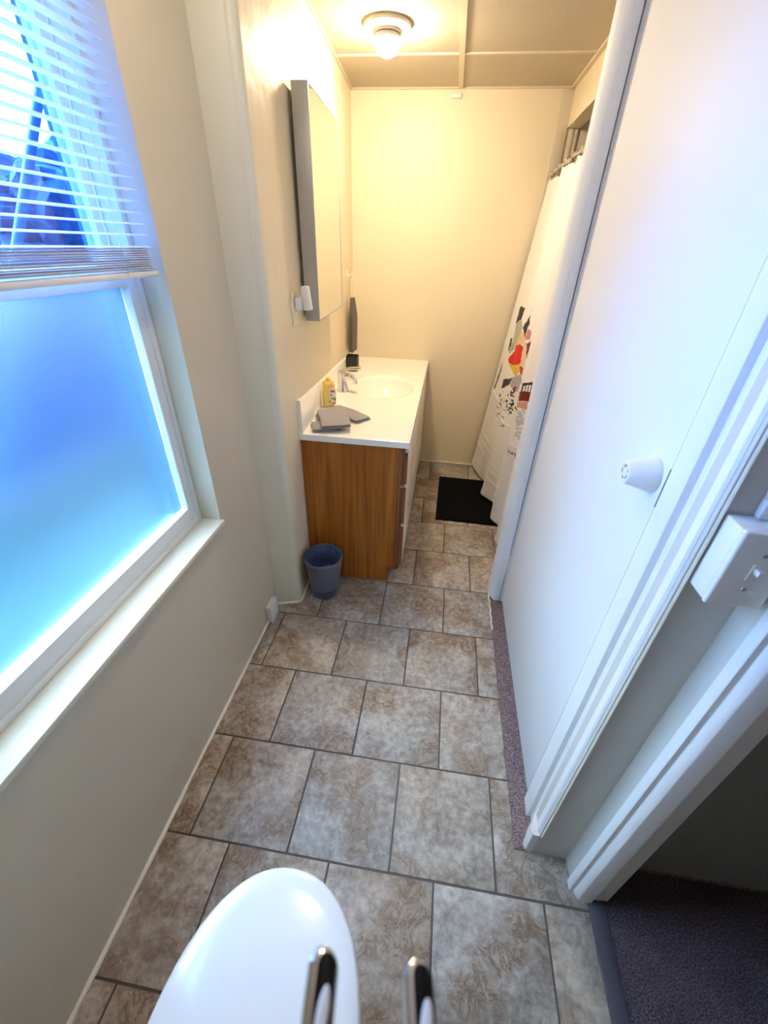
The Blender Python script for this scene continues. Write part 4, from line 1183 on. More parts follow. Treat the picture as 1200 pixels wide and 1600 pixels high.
DISC = [(0.977, 0.721, 0.0159, 0.0097, 0), (0.958, 0.691, 0.0154, 0.0046, 0), (1.221, 0.638, 0.0118, 0.003, 0), (1.25, 0.544, 0.0086, 0.006, 0), (0.931, 0.674, 0.007, 0.0039, 0), (1.266, 0.52, 0.0055, 0.0037, 0), (1.275, 0.58, 0.0151, 0.0058, 0), (1.023, 0.719, 0.0159, 0.0093, 0), (0.929, 0.769, 0.0153, 0.006, 0), (1.236, 0.616, 0.0062, 0.0024, 0), (0.967, 0.689, 0.0055, 0.0032, 0), (1.285, 0.665, 0.0108, 0.0043, 0), (0.962, 0.614, 0.0133, 0.0036, 0), (0.932, 0.717, 0.0057, 0.0036, 0), (1.257, 0.636, 0.006, 0.002, 0), (0.921, 0.739, 0.0077, 0.0047, 0), (0.909, 0.688, 0.0094, 0.0047, 0), (0.953, 0.744, 0.0067, 0.0041, 0), (0.94, 0.718, 0.0159, 0.0046, 0), (1.268, 0.639, 0.0122, 0.0085, 0), (1.218, 0.565, 0.0089, 0.0036, 0), (0.971, 0.663, 0.01, 0.0036, 0), (0.968, 0.688, 0.0101, 0.0028, 0), (0.943, 0.786, 0.0059, 0.0029, 0), (0.918, 0.67, 0.0159, 0.0088, 0), (0.924, 0.663, 0.0067, 0.0031, 0), (1.296, 0.582, 0.0105, 0.0077, 0), (0.948, 0.767, 0.0162, 0.0076, 0), (1.222, 0.65, 0.0087, 0.0039, 0), (0.963, 0.561, 0.0124, 0.0061, 0), (1.267, 0.637, 0.0065, 0.0025, 0), (0.934, 0.692, 0.0141, 0.0089, 0), (0.977, 0.758, 0.0128, 0.0079, 0), (1.262, 0.642, 0.0108, 0.0068, 0), (0.98, 0.762, 0.0087, 0.0062, 0), (0.972, 0.726, 0.0115, 0.0042, 0), (0.966, 0.724, 0.0106, 0.0068, 0), (0.963, 0.704, 0.0126, 0.0076, 0), (0.956, 0.776, 0.0094, 0.0062, 0), (0.952, 0.786, 0.016, 0.008, 0), (1.266, 0.541, 0.0107, 0.0063, 0), (0.939, 0.679, 0.0119, 0.0068, 0), (0.979, 0.619, 0.0124, 0.0077, 0), (0.973, 0.72, 0.0073, 0.0034, 0), (0.975, 0.731, 0.0079, 0.0046, 0), (0.949, 0.658, 0.008, 0.0022, 0), (1.251, 0.611, 0.0059, 0.0028, 0), (1.225, 0.598, 0.0122, 0.0065, 0), (1.28, 0.618, 0.01, 0.0038, 0), (1.241, 0.635, 0.0068, 0.0044, 0), (1.0, 0.623, 0.0065, 0.0034, 0), (1.242, 0.612, 0.0119, 0.0085, 0), (0.951, 0.67, 0.0096, 0.003, 0), (0.935, 0.789, 0.0122, 0.0051, 0), (0.921, 0.707, 0.0117, 0.0064, 0), (0.956, 0.677, 0.0102, 0.0037, 0), (1.295, 0.657, 0.0162, 0.007, 0), (0.934, 0.792, 0.009, 0.0066, 0), (1.213, 0.641, 0.0087, 0.0041, 0), (1.299, 0.665, 0.0141, 0.0092, 0), (0.926, 0.744, 0.0141, 0.0052, 0), (1.218, 0.526, 0.0087, 0.0047, 0), (0.947, 0.571, 0.0126, 0.0068, 0), (0.929, 0.657, 0.0088, 0.0045, 0), (1.218, 0.563, 0.0088, 0.0044, 0), (1.263, 0.697, 0.012, 0.0032, 0), (1.239, 0.547, 0.0105, 0.0073, 0), (0.933, 0.741, 0.0141, 0.0064, 0), (0.988, 0.715, 0.0133, 0.0074, 0), (0.984, 0.661, 0.0098, 0.0065, 0), (1.259, 0.615, 0.0147, 0.0086, 0), (1.246, 0.654, 0.0086, 0.0054, 0), (0.914, 0.695, 0.0115, 0.0057, 0), (1.23, 0.576, 0.0072, 0.0038, 0), (0.929, 0.693, 0.0145, 0.0092, 0), (0.96, 0.703, 0.0058, 0.0035, 0), (0.932, 0.715, 0.016, 0.0095, 0), (1.267, 0.526, 0.0087, 0.0061, 0), (0.964, 0.692, 0.0097, 0.0027, 0), (0.99, 0.717, 0.007, 0.0032, 0), (1.241, 0.623, 0.0061, 0.0036, 0), (0.942, 0.78, 0.0116, 0.0064, 0), (0.649, 0.732, 0.0102, 0.0065, 1), (0.664, 0.677, 0.01, 0.0044, 1), (0.659, 0.637, 0.016, 0.0059, 1), (0.647, 0.765, 0.0081, 0.0031, 1), (0.658, 0.665, 0.018, 0.005, 1), (0.637, 0.726, 0.0074, 0.0063, 1), (0.671, 0.761, 0.019, 0.0061, 1), (0.67, 0.73, 0.0193, 0.006, 1), (0.66, 0.621, 0.0149, 0.0043, 1), (0.659, 0.733, 0.0147, 0.0043, 1), (0.666, 0.701, 0.0175, 0.0059, 1), (0.646, 0.63, 0.0177, 0.0052, 1), (0.643, 0.672, 0.0163, 0.0045, 1), (0.677, 0.751, 0.0096, 0.0026, 1), (0.643, 0.616, 0.0166, 0.0024, 1), (0.467, 0.76, 0.0148, 0.0047, 1), (0.667, 0.686, 0.0089, 0.0033, 1), (0.655, 0.708, 0.0181, 0.0032, 1), (0.661, 0.728, 0.009, 0.004, 1), (0.653, 0.735, 0.0074, 0.0074, 1), (0.461, 0.779, 0.0157, 0.006, 1), (0.449, 0.766, 0.0085, 0.006, 1), (0.643, 0.729, 0.0162, 0.0033, 1), (0.676, 0.732, 0.0099, 0.0028, 1), (0.449, 0.778, 0.0116, 0.0041, 1), (0.658, 0.689, 0.0162, 0.0063, 1), (0.665, 0.744, 0.0155, 0.0075, 1), (0.649, 0.66, 0.0193, 0.0024, 1), (0.642, 0.772, 0.0122, 0.0026, 1), (0.438, 0.757, 0.0135, 0.0043, 1), (0.675, 0.752, 0.0183, 0.0051, 1), (0.662, 0.597, 0.0101, 0.0027, 1), (0.67, 0.697, 0.0102, 0.0046, 1), (0.672, 0.714, 0.0075, 0.0076, 1), (0.652, 0.746, 0.0121, 0.0053, 1), (0.662, 0.759, 0.0084, 0.0053, 1), (0.637, 0.612, 0.0178, 0.0036, 1), (0.653, 0.775, 0.0131, 0.0055, 1), (0.644, 0.713, 0.0161, 0.0073, 1), (0.653, 0.722, 0.0174, 0.0036, 1), (0.662, 0.753, 0.0081, 0.0066, 1), (0.651, 0.625, 0.0086, 0.0028, 1), (0.671, 0.726, 0.0124, 0.0055, 1), (0.673, 0.725, 0.0158, 0.0027, 1), (0.662, 0.738, 0.0117, 0.0029, 1), (0.657, 0.699, 0.0165, 0.0054, 1), (0.634, 0.618, 0.0166, 0.0055, 1), (0.635, 0.705, 0.0153, 0.0076, 1), (0.635, 0.65, 0.0104, 0.0068, 1), (0.667, 0.702, 0.0078, 0.0033, 1), (0.644, 0.734, 0.0106, 0.0027, 1), (0.641, 0.641, 0.0073, 0.0027, 1), (0.66, 0.752, 0.0178, 0.0075, 1), (0.658, 0.662, 0.0124, 0.0044, 1), (0.674, 0.708, 0.0144, 0.0069, 1), (0.663, 0.637, 0.0137, 0.0033, 1), (0.647, 0.648, 0.0188, 0.0067, 1), (0.662, 0.753, 0.0185, 0.0049, 1), (0.651, 0.699, 0.0167, 0.0075, 1), (0.442, 0.758, 0.0145, 0.003, 1), (0.647, 0.628, 0.0077, 0.0077, 1), (0.651, 0.773, 0.0131, 0.0072, 1), (0.662, 0.702, 0.0105, 0.0035, 1), (0.653, 0.674, 0.0165, 0.0037, 1), (0.661, 0.71, 0.0194, 0.0069, 1), (0.637, 0.626, 0.0121, 0.0032, 1), (0.643, 0.626, 0.0075, 0.0033, 1), (0.644, 0.764, 0.0183, 0.0035, 1), (0.651, 0.629, 0.0156, 0.0071, 1), (0.632, 0.672, 0.0117, 0.0025, 1), (0.691, 0.768, 0.01, 0.006, 0), (0.894, 0.706, 0.01, 0.006, 0), (0.89, 0.715, 0.01, 0.006, 0), (0.888, 0.708, 0.01, 0.006, 0), (0.692, 0.765, 0.01, 0.006, 0), (0.695, 0.759, 0.01, 0.006, 0), (0.919, 0.724, 0.018, 0.012, 0), (0.682, 0.532, 0.0014, 0.0020, 0), (0.682, 0.531, 0.0014, 0.0020, 0), (0.681, 0.53, 0.0014, 0.0020, 0), (0.681, 0.53, 0.0014, 0.0020, 0), (0.681, 0.529, 0.0014, 0.0020, 0), (0.681, 0.528, 0.0014, 0.0020, 0), (0.681, 0.527, 0.0014, 0.0020, 0), (0.68, 0.527, 0.0014, 0.0020, 0), (0.68, 0.526, 0.0014, 0.0020, 0), (0.68, 0.525, 0.0014, 0.0020, 0), (0.68, 0.524, 0.0014, 0.0020, 0), (0.68, 0.524, 0.0014, 0.0020, 0), (0.68, 0.523, 0.0014, 0.0020, 0), (0.679, 0.522, 0.0014, 0.0020, 0), (0.679, 0.521, 0.0014, 0.0020, 0), (0.679, 0.521, 0.0014, 0.0020, 0), (0.679, 0.52, 0.0014, 0.0020, 0), (0.679, 0.519, 0.0014, 0.0020, 0), (0.679, 0.518, 0.0014, 0.0020, 0), (0.678, 0.518, 0.0014, 0.0020, 0), (0.678, 0.517, 0.0014, 0.0020, 0), (0.678, 0.516, 0.0014, 0.0020, 0), (0.678, 0.515, 0.0014, 0.0020, 0), (0.678, 0.515, 0.0014, 0.0020, 0), (0.678, 0.514, 0.0014, 0.0020, 0), (0.677, 0.513, 0.0014, 0.0020, 0), (0.677, 0.512, 0.0014, 0.0020, 0), (0.677, 0.512, 0.0014, 0.0020, 0), (0.677, 0.511, 0.0014, 0.0020, 0), (0.677, 0.51, 0.0014, 0.0020, 0), (0.677, 0.509, 0.0014, 0.0020, 0), (0.676, 0.509, 0.0014, 0.0020, 0), (0.676, 0.508, 0.0014, 0.0020, 0), (0.68, 0.519, 0.0014, 0.0020, 0), (0.678, 0.519, 0.0014, 0.0020, 0), (0.677, 0.519, 0.0014, 0.0020, 0), (0.676, 0.519, 0.0014, 0.0020, 0), (0.675, 0.52, 0.0014, 0.0020, 0), (0.674, 0.52, 0.0014, 0.0020, 0), (0.673, 0.52, 0.0014, 0.0020, 0), (0.673, 0.52, 0.0014, 0.0020, 0), (0.672, 0.521, 0.0014, 0.0020, 0), (0.672, 0.521, 0.0014, 0.0020, 0), (0.671, 0.52, 0.0014, 0.0020, 0), (0.671, 0.519, 0.0014, 0.0020, 0), (0.671, 0.519, 0.0014, 0.0020, 0), (0.67, 0.518, 0.0014, 0.0020, 0), (0.67, 0.517, 0.0014, 0.0020, 0), (0.67, 0.516, 0.0014, 0.0020, 0), (0.669, 0.516, 0.0014, 0.0020, 0), (0.669, 0.515, 0.0014, 0.0020, 0), (0.669, 0.514, 0.0014, 0.0020, 0), (0.668, 0.514, 0.0014, 0.0020, 0), (0.668, 0.513, 0.0014, 0.0020, 0), (0.668, 0.512, 0.0014, 0.0020, 0), (0.668, 0.512, 0.0014, 0.0020, 0), (0.668, 0.512, 0.0014, 0.0020, 0), (0.669, 0.511, 0.0014, 0.0020, 0), (0.67, 0.511, 0.0014, 0.0020, 0), (0.671, 0.51, 0.0014, 0.0020, 0), (0.672, 0.51, 0.0014, 0.0020, 0), (0.672, 0.509, 0.0014, 0.0020, 0), (0.673, 0.509, 0.0014, 0.0020, 0), (0.674, 0.508, 0.0014, 0.0020, 0), (0.675, 0.507, 0.0014, 0.0020, 0), (0.676, 0.507, 0.0014, 0.0020, 0), (0.664, 0.522, 0.0014, 0.0020, 0), (0.664, 0.522, 0.0014, 0.0020, 0), (0.664, 0.521, 0.0014, 0.0020, 0), (0.664, 0.52, 0.0014, 0.0020, 0), (0.664, 0.519, 0.0014, 0.0020, 0), (0.663, 0.519, 0.0014, 0.0020, 0), (0.663, 0.518, 0.0014, 0.0020, 0), (0.663, 0.517, 0.0014, 0.0020, 0), (0.663, 0.516, 0.0014, 0.0020, 0), (0.663, 0.516, 0.0014, 0.0020, 0), (0.663, 0.515, 0.0014, 0.0020, 0), (0.663, 0.514, 0.0014, 0.0020, 0), (0.663, 0.513, 0.0014, 0.0020, 0), (0.662, 0.513, 0.0014, 0.0020, 0), (0.662, 0.512, 0.0014, 0.0020, 0), (0.662, 0.511, 0.0014, 0.0020, 0), (0.662, 0.511, 0.0014, 0.0020, 0), (0.662, 0.511, 0.0014, 0.0020, 0), (0.661, 0.51, 0.0014, 0.0020, 0), (0.66, 0.51, 0.0014, 0.0020, 0), (0.66, 0.51, 0.0014, 0.0020, 0), (0.659, 0.509, 0.0014, 0.0020, 0), (0.659, 0.509, 0.0014, 0.0020, 0), (0.658, 0.509, 0.0014, 0.0020, 0), (0.658, 0.508, 0.0014, 0.0020, 0), (0.658, 0.508, 0.0014, 0.0020, 0), (0.657, 0.509, 0.0014, 0.0020, 0), (0.656, 0.509, 0.0014, 0.0020, 0), (0.656, 0.51, 0.0014, 0.0020, 0), (0.655, 0.511, 0.0014, 0.0020, 0), (0.655, 0.511, 0.0014, 0.0020, 0), (0.654, 0.512, 0.0014, 0.0020, 0), (0.654, 0.512, 0.0014, 0.0020, 0), (0.654, 0.513, 0.0014, 0.0020, 0), (0.654, 0.514, 0.0014, 0.0020, 0), (0.654, 0.514, 0.0014, 0.0020, 0), (0.654, 0.515, 0.0014, 0.0020, 0), (0.655, 0.516, 0.0014, 0.0020, 0), (0.655, 0.517, 0.0014, 0.0020, 0), (0.655, 0.518, 0.0014, 0.0020, 0), (0.655, 0.518, 0.0014, 0.0020, 0), (0.655, 0.519, 0.0014, 0.0020, 0), (0.655, 0.52, 0.0014, 0.0020, 0), (0.655, 0.521, 0.0014, 0.0020, 0), (0.655, 0.521, 0.0014, 0.0020, 0), (0.655, 0.522, 0.0014, 0.0020, 0), (0.655, 0.523, 0.0014, 0.0020, 0), (0.655, 0.523, 0.0014, 0.0020, 0), (0.655, 0.522, 0.0014, 0.0020, 0), (0.655, 0.521, 0.0014, 0.0020, 0), (0.655, 0.521, 0.0014, 0.0020, 0), (0.655, 0.52, 0.0014, 0.0020, 0), (0.655, 0.519, 0.0014, 0.0020, 0), (0.654, 0.518, 0.0014, 0.0020, 0), (0.654, 0.518, 0.0014, 0.0020, 0), (0.654, 0.517, 0.0014, 0.0020, 0), (0.654, 0.516, 0.0014, 0.0020, 0), (0.654, 0.516, 0.0014, 0.0020, 0), (0.654, 0.515, 0.0014, 0.0020, 0), (0.654, 0.514, 0.0014, 0.0020, 0), (0.654, 0.513, 0.0014, 0.0020, 0), (0.653, 0.513, 0.0014, 0.0020, 0), (0.653, 0.512, 0.0014, 0.0020, 0), (0.653, 0.511, 0.0014, 0.0020, 0), (0.653, 0.51, 0.0014, 0.0020, 0), (0.653, 0.509, 0.0014, 0.0020, 0), (0.653, 0.509, 0.0014, 0.0020, 0), (0.653, 0.508, 0.0014, 0.0020, 0), (0.65, 0.522, 0.0014, 0.0020, 0), (0.65, 0.521, 0.0014, 0.0020, 0), (0.65, 0.52, 0.0014, 0.0020, 0), (0.65, 0.519, 0.0014, 0.0020, 0), (0.65, 0.519, 0.0014, 0.0020, 0), (0.65, 0.518, 0.0014, 0.0020, 0), (0.649, 0.517, 0.0014, 0.0020, 0), (0.649, 0.516, 0.0014, 0.0020, 0), (0.649, 0.516, 0.0014, 0.0020, 0), (0.649, 0.515, 0.0014, 0.0020, 0), (0.649, 0.514, 0.0014, 0.0020, 0), (0.649, 0.513, 0.0014, 0.0020, 0), (0.649, 0.513, 0.0014, 0.0020, 0), (0.649, 0.512, 0.0014, 0.0020, 0), (0.649, 0.511, 0.0014, 0.0020, 0), (0.648, 0.51, 0.0014, 0.0020, 0), (0.648, 0.51, 0.0014, 0.0020, 0), (0.648, 0.509, 0.0014, 0.0020, 0), (0.648, 0.508, 0.0014, 0.0020, 0), (0.648, 0.507, 0.0014, 0.0020, 0), (0.648, 0.507, 0.0014, 0.0020, 0), (0.649, 0.516, 0.0014, 0.0020, 0), (0.649, 0.517, 0.0014, 0.0020, 0), (0.648, 0.518, 0.0014, 0.0020, 0), (0.648, 0.518, 0.0014, 0.0020, 0), (0.648, 0.519, 0.0014, 0.0020, 0), (0.647, 0.52, 0.0014, 0.0020, 0), (0.647, 0.521, 0.0014, 0.0020, 0), (0.647, 0.522, 0.0014, 0.0020, 0), (0.646, 0.523, 0.0014, 0.0020, 0), (0.635, 0.523, 0.0014, 0.0020, 0), (0.636, 0.523, 0.0014, 0.0020, 0), (0.637, 0.523, 0.0014, 0.0020, 0), (0.638, 0.522, 0.0014, 0.0020, 0), (0.638, 0.522, 0.0014, 0.0020, 0), (0.639, 0.522, 0.0014, 0.0020, 0), (0.64, 0.521, 0.0014, 0.0020, 0), (0.64, 0.521, 0.0014, 0.0020, 0), (0.641, 0.521, 0.0014, 0.0020, 0), (0.641, 0.521, 0.0014, 0.0020, 0), (0.641, 0.52, 0.0014, 0.0020, 0), (0.641, 0.519, 0.0014, 0.0020, 0), (0.641, 0.518, 0.0014, 0.0020, 0), (0.641, 0.517, 0.0014, 0.0020, 0), (0.641, 0.517, 0.0014, 0.0020, 0), (0.641, 0.516, 0.0014, 0.0020, 0), (0.641, 0.515, 0.0014, 0.0020, 0), (0.641, 0.514, 0.0014, 0.0020, 0), (0.641, 0.513, 0.0014, 0.0020, 0), (0.641, 0.512, 0.0014, 0.0020, 0), (0.641, 0.512, 0.0014, 0.0020, 0), (0.64, 0.512, 0.0014, 0.0020, 0), (0.64, 0.512, 0.0014, 0.0020, 0), (0.639, 0.511, 0.0014, 0.0020, 0), (0.639, 0.511, 0.0014, 0.0020, 0), (0.638, 0.51, 0.0014, 0.0020, 0), (0.638, 0.51, 0.0014, 0.0020, 0), (0.637, 0.51, 0.0014, 0.0020, 0), (0.637, 0.509, 0.0014, 0.0020, 0), (0.636, 0.509, 0.0014, 0.0020, 0), (0.636, 0.509, 0.0014, 0.0020, 0), (0.636, 0.51, 0.0014, 0.0020, 0), (0.636, 0.51, 0.0014, 0.0020, 0), (0.635, 0.511, 0.0014, 0.0020, 0), (0.635, 0.512, 0.0014, 0.0020, 0), (0.634, 0.513, 0.0014, 0.0020, 0), (0.634, 0.513, 0.0014, 0.0020, 0), (0.634, 0.514, 0.0014, 0.0020, 0), (0.635, 0.523, 0.0014, 0.0020, 0), (0.635, 0.523, 0.0014, 0.0020, 0), (0.635, 0.522, 0.0014, 0.0020, 0), (0.635, 0.521, 0.0014, 0.0020, 0), (0.634, 0.52, 0.0014, 0.0020, 0), (0.634, 0.52, 0.0014, 0.0020, 0), (0.634, 0.519, 0.0014, 0.0020, 0), (0.634, 0.518, 0.0014, 0.0020, 0), (0.634, 0.517, 0.0014, 0.0020, 0), (0.634, 0.517, 0.0014, 0.0020, 0), (0.634, 0.516, 0.0014, 0.0020, 0), (0.634, 0.515, 0.0014, 0.0020, 0), (0.634, 0.514, 0.0014, 0.0020, 0), (0.633, 0.514, 0.0014, 0.0020, 0), (0.633, 0.513, 0.0014, 0.0020, 0), (0.633, 0.512, 0.0014, 0.0020, 0), (0.633, 0.511, 0.0014, 0.0020, 0), (0.633, 0.511, 0.0014, 0.0020, 0), (0.633, 0.51, 0.0014, 0.0020, 0), (0.633, 0.509, 0.0014, 0.0020, 0), (0.633, 0.508, 0.0014, 0.0020, 0), (0.632, 0.508, 0.0014, 0.0020, 0), (0.632, 0.507, 0.0014, 0.0020, 0), (0.632, 0.506, 0.0014, 0.0020, 0), (0.632, 0.505, 0.0014, 0.0020, 0), (0.632, 0.504, 0.0014, 0.0020, 0), (0.632, 0.504, 0.0014, 0.0020, 0), (0.632, 0.503, 0.0014, 0.0020, 0), (0.632, 0.503, 0.0014, 0.0020, 0), (0.632, 0.502, 0.0014, 0.0020, 0), (0.633, 0.501, 0.0014, 0.0020, 0), (0.633, 0.501, 0.0014, 0.0020, 0), (0.634, 0.5, 0.0014, 0.0020, 0), (0.634, 0.499, 0.0014, 0.0020, 0), (0.635, 0.498, 0.0014, 0.0020, 0), (0.635, 0.497, 0.0014, 0.0020, 0), (0.636, 0.497, 0.0014, 0.0020, 0), (0.669, 0.493, 0.0014, 0.0020, 0), (0.668, 0.494, 0.0014, 0.0020, 0), (0.668, 0.495, 0.0014, 0.0020, 0), (0.667, 0.496, 0.0014, 0.0020, 0), (0.666, 0.497, 0.0014, 0.0020, 0), (0.649, 0.481, 0.0014, 0.0020, 0), (0.649, 0.481, 0.0014, 0.0020, 0), (0.649, 0.481, 0.0014, 0.0020, 0)]

BOX = [(min(a for a, b in P)-0.02, max(a for a, b in P)+0.02, min(b for a, b in P)-0.02, max(b for a, b in P)+0.02) for P, c in POLY]
INK = [(0.02, 0.02, 0.024), (0.50, 0.49, 0.50)]
def paint(yv, z):
    if z > 1.27 or z < 0.38 or yv < 0.30:
        return WHITE
    for a, b, ra, rb, ci in DISC:
        if rb > 0.00205:
            ra, rb = ra*0.62, rb*0.8
        if abs(yv-a) < ra and abs(z-b) < rb and ((yv-a)/ra)**2 + ((z-b)/rb)**2 < 1:
            return INK[ci]
    wob = 0.0025*math.sin(yv*61+z*97) + 0.0015*math.sin(yv*43-z*151)
    for (P, c), (a0, a1, b0, b1) in zip(reversed(POLY), reversed(BOX)):
        if a0 < yv < a1 and b0 < z < b1 and inpoly(yv+wob, z+wob*0.8, P):
            return c
    return WHITE

def lerp_pts(v, P):
    if v <= P[0][0]:
        return P[0][1]
    for (a, fa_), (b, fb_) in zip(P, P[1:]):
        if v <= b:
            t = (v-a)/(b-a)
            return fa_ + (fb_-fa_)*t
    return P[-1][1]
def curtain_x(yv, z):
    xt = 0.700
    xb = lerp_pts(yv, [(0.0, .665), (0.6, .648), (0.95, .612), (1.5, .520)])
    t = (1.85-z)/1.8
    base = xt + (xb-xt)*t
    s = lerp_pts(yv, [(0.0, 0.0), (0.1, 1.0), (0.28, -1.0), (0.45, 1.0), (0.60, -0.9), (0.70, 1.0), (0.84, -1.0), (1.0, 1.0), (1.17, -1.0), (1.30, -0.25), (1.5, 0.0)])
    s = math.sin(s*PI/2)
    amp = 0.026 + 0.004*t
    cr = 0.0
    for zc, yc in ((0.32, 1.42), (0.26, 1.30), (0.17, 1.02), (0.60, 1.1), (0.95, 1.2), (1.4, 1.2)):
        d = z - zc - 0.10*(yv-yc)
        cr += 0.0035*math.exp(-(d/0.010)**2)
    return base - s*amp - cr*(0.7 if yv < 1.1 else 1.0) - 0.012*max(0, (0.2-z)/0.2)**2*math.sin(yv*14)
sc_ = thing('shower_curtain', 'white shower curtain with a colourful printed city skyline, hanging outside the tub', 'shower curtain', (0.70, 0.78, 0.0))
S = Vector(sc_.location)
bm = bmesh.new()
lay = bm.verts.layers.float_color.new('print')
YCOL = []          # finer columns at the lettering
for ya, yb_, nr in ((0.06, 0.62, 120), (0.62, 0.70, 90), (0.70, 0.92, 70), (0.92, 1.497, 150)):
    YCOL += [ya+(yb_-ya)*k/nr for k in range(nr)]
YCOL.append(1.497)
ny_ = len(YCOL)-1
ZROW = []          # finer rows where the print is
for za, zb_, nr in ((0.0, 0.42, 55), (0.42, 0.64, 150), (0.64, 1.27, 230), (1.27, 1.825, 55)):
    ZROW += [za+(zb_-za)*k/nr for k in range(nr)]
ZROW.append(1.825)
nz_ = len(ZROW)-1
G = []
for j in range(nz_+1):
    # hem is uneven, top edge sags between the rings
    row = []
    for i in range(ny_+1):
        yv = YCOL[i]
        zt = 1.853 + 0.012*abs(math.cos(yv*PI/0.15))
        zb = 0.028 + 0.010*math.sin(yv*9)
        zf = ZROW[j]
        z = zf + zb*(1-zf/1.825)**6 + (zt-1.825)*(zf/1.825)**20
        v = bm.verts.new((curtain_x(yv, z)-S.x, yv-S.y, z-S.z))
        c = paint(yv, z)
        v[lay] = (*c, 1)
        row.append(v)
    G.append(row)
for j in range(nz_):
    for i in range(ny_):
        bm.faces.new([G[j][i], G[j+1][i], G[j+1][i+1], G[j][i+1]])
cl = finish('curtain_cloth', bm, 'curtain', sc_, 85)
sol = cl.modifiers.new('thickness', 'SOLIDIFY')
sol.thickness = 0.0012
sol.offset = 1
for i in range(10):
    yv = 0.13 + i*0.15
    bm = bmesh.new()
    add_tube(bm, [(0.020*math.cos(a)+0.005, 0.004*math.sin(2*a), 1.880+0.022*math.sin(a)) for a in [2*PI*k/16 for k in range(17)]], 0.0018, 6)
    finish('curtain_ring', bm, 'satin', sc_, 60, (0.0, yv-S.y, 0.0))
bm = bmesh.new()
add_tube(bm, [(0.707, 0.031, 1.8905), (0.707, YB-0.011, 1.8905)], 0.0085, 14)
tag(finish('curtain_rod', bm, 'chrome', None), 'thin chrome rod carrying the shower curtain across the tub opening', 'curtain rod')

# ------------------------------------------------------------------ toilet
to = thing('toilet', 'white toilet with its lid closed, in the foreground', 'toilet', (0.0, -1.62, 0.0))
def egg(a, bf, bb, n=56, e=2.15):
    pts = []
    for i in range(n):
        t = 2*PI*i/n
        c_, s_ = math.cos(t), math.sin(t)
        b_ = bf if s_ > 0 else bb
        pts.append((a*math.copysign(abs(c_)**(2/e), c_), b_*math.copysign(abs(s_)**(2/e), s_)))
    return pts
def loft(bm, layers, capb=True, capt=True):
    rings = [[bm.verts.new((x, yv+oy, z)) for x, yv in pts] for pts, z, oy in layers]
    for k in range(len(rings)-1):
        n = len(rings[k])
        for i in range(n):
            bm.faces.new([rings[k][i], rings[k][(i+1) % n], rings[k+1][(i+1) % n], rings[k+1][i]])
    if capb:
        bm.faces.new(rings[0][::-1])
    if capt:
        bm.faces.new(rings[-1])
bm = bmesh.new()
loft(bm, [(egg(.115, .20, .20), 0.0, -0.01), (egg(.115, .20, .20), 0.03, -0.01), (egg(.10, .17, .20), 0.10, -0.01), (egg(.115, .185, .21), 0.22, 0.0),
          (egg(.160, .232, .21), 0.33, 0.0), (egg(.168, .242, .21), 0.375, 0.0), (egg(.165, .238, .21), 0.385, 0.0)])
finish('bowl', bm, 'porcelain', to, 50)
bm = bmesh.new()
loft(bm, [(egg(.172, .248, .18), 0.386, 0.0), (egg(.178, .254, .185), 0.390, 0.0), (egg(.178, .254, .185), 0.402, 0.0), (egg(.174, .250, .182), 0.407, 0.0)])
finish('seat', bm, 'lid', to, 50)
bm = bmesh.new()
lays = [(egg(.172, .249, .18), 0.409, 0.0), (egg(.1775, .2545, .185), 0.4115, 0.0), (egg(.1785, .2555, .186), 0.419, 0.0), (egg(.1770, .254, .185), 0.4245, 0.0), (egg(.172, .249, .181), 0.4275, 0.0)]
for k in range(1, 8):
    s = 1-k/8
    lays.append((egg(.172*s, .249*s, .181*s), 0.4275+0.006*(1-s*s), 0.0))
loft(bm, lays)
finish('lid', bm, 'lid', to, 50)
for sx in (-0.07, 0.07):
    box_obj('lid_hinge', 'lid', to, sx-0.02, sx+0.02, -0.215, -0.178, 0.385, 0.428, bev=0.005)
bm = bmesh.new()
add_box(bm, -0.205, 0.205, -0.405, -0.225, 0.36, 0.70, bev=0.02, seg=3)
add_box(bm, -0.13, 0.13, -0.38, -0.15, 0.20, 0.38, bev=0.03, seg=3)
finish('tank', bm, 'porcelain', to, 50)
bm = bmesh.new()
add_box(bm, -0.215, 0.215, -0.412, -0.215, 0.70, 0.735, bev=0.012, seg=3)
finish('tank_lid', bm, 'porcelain', to, 50)
bm = bmesh.new()
add_lathe(bm, [(0.014, 0.0), (0.014, 0.010), (0.010, 0.013)], 16, Matrix.Translation(Vector((-0.15, -0.225, 0.65))) @ Matrix.Rotation(-PI/2, 4, 'X'))
add_tube(bm, [(-0.15, -0.210, 0.65), (-0.10, -0.205, 0.646), (-0.075, -0.205, 0.642)], 0.006, 8)
finish('flush_lever', bm, 'chrome', to)

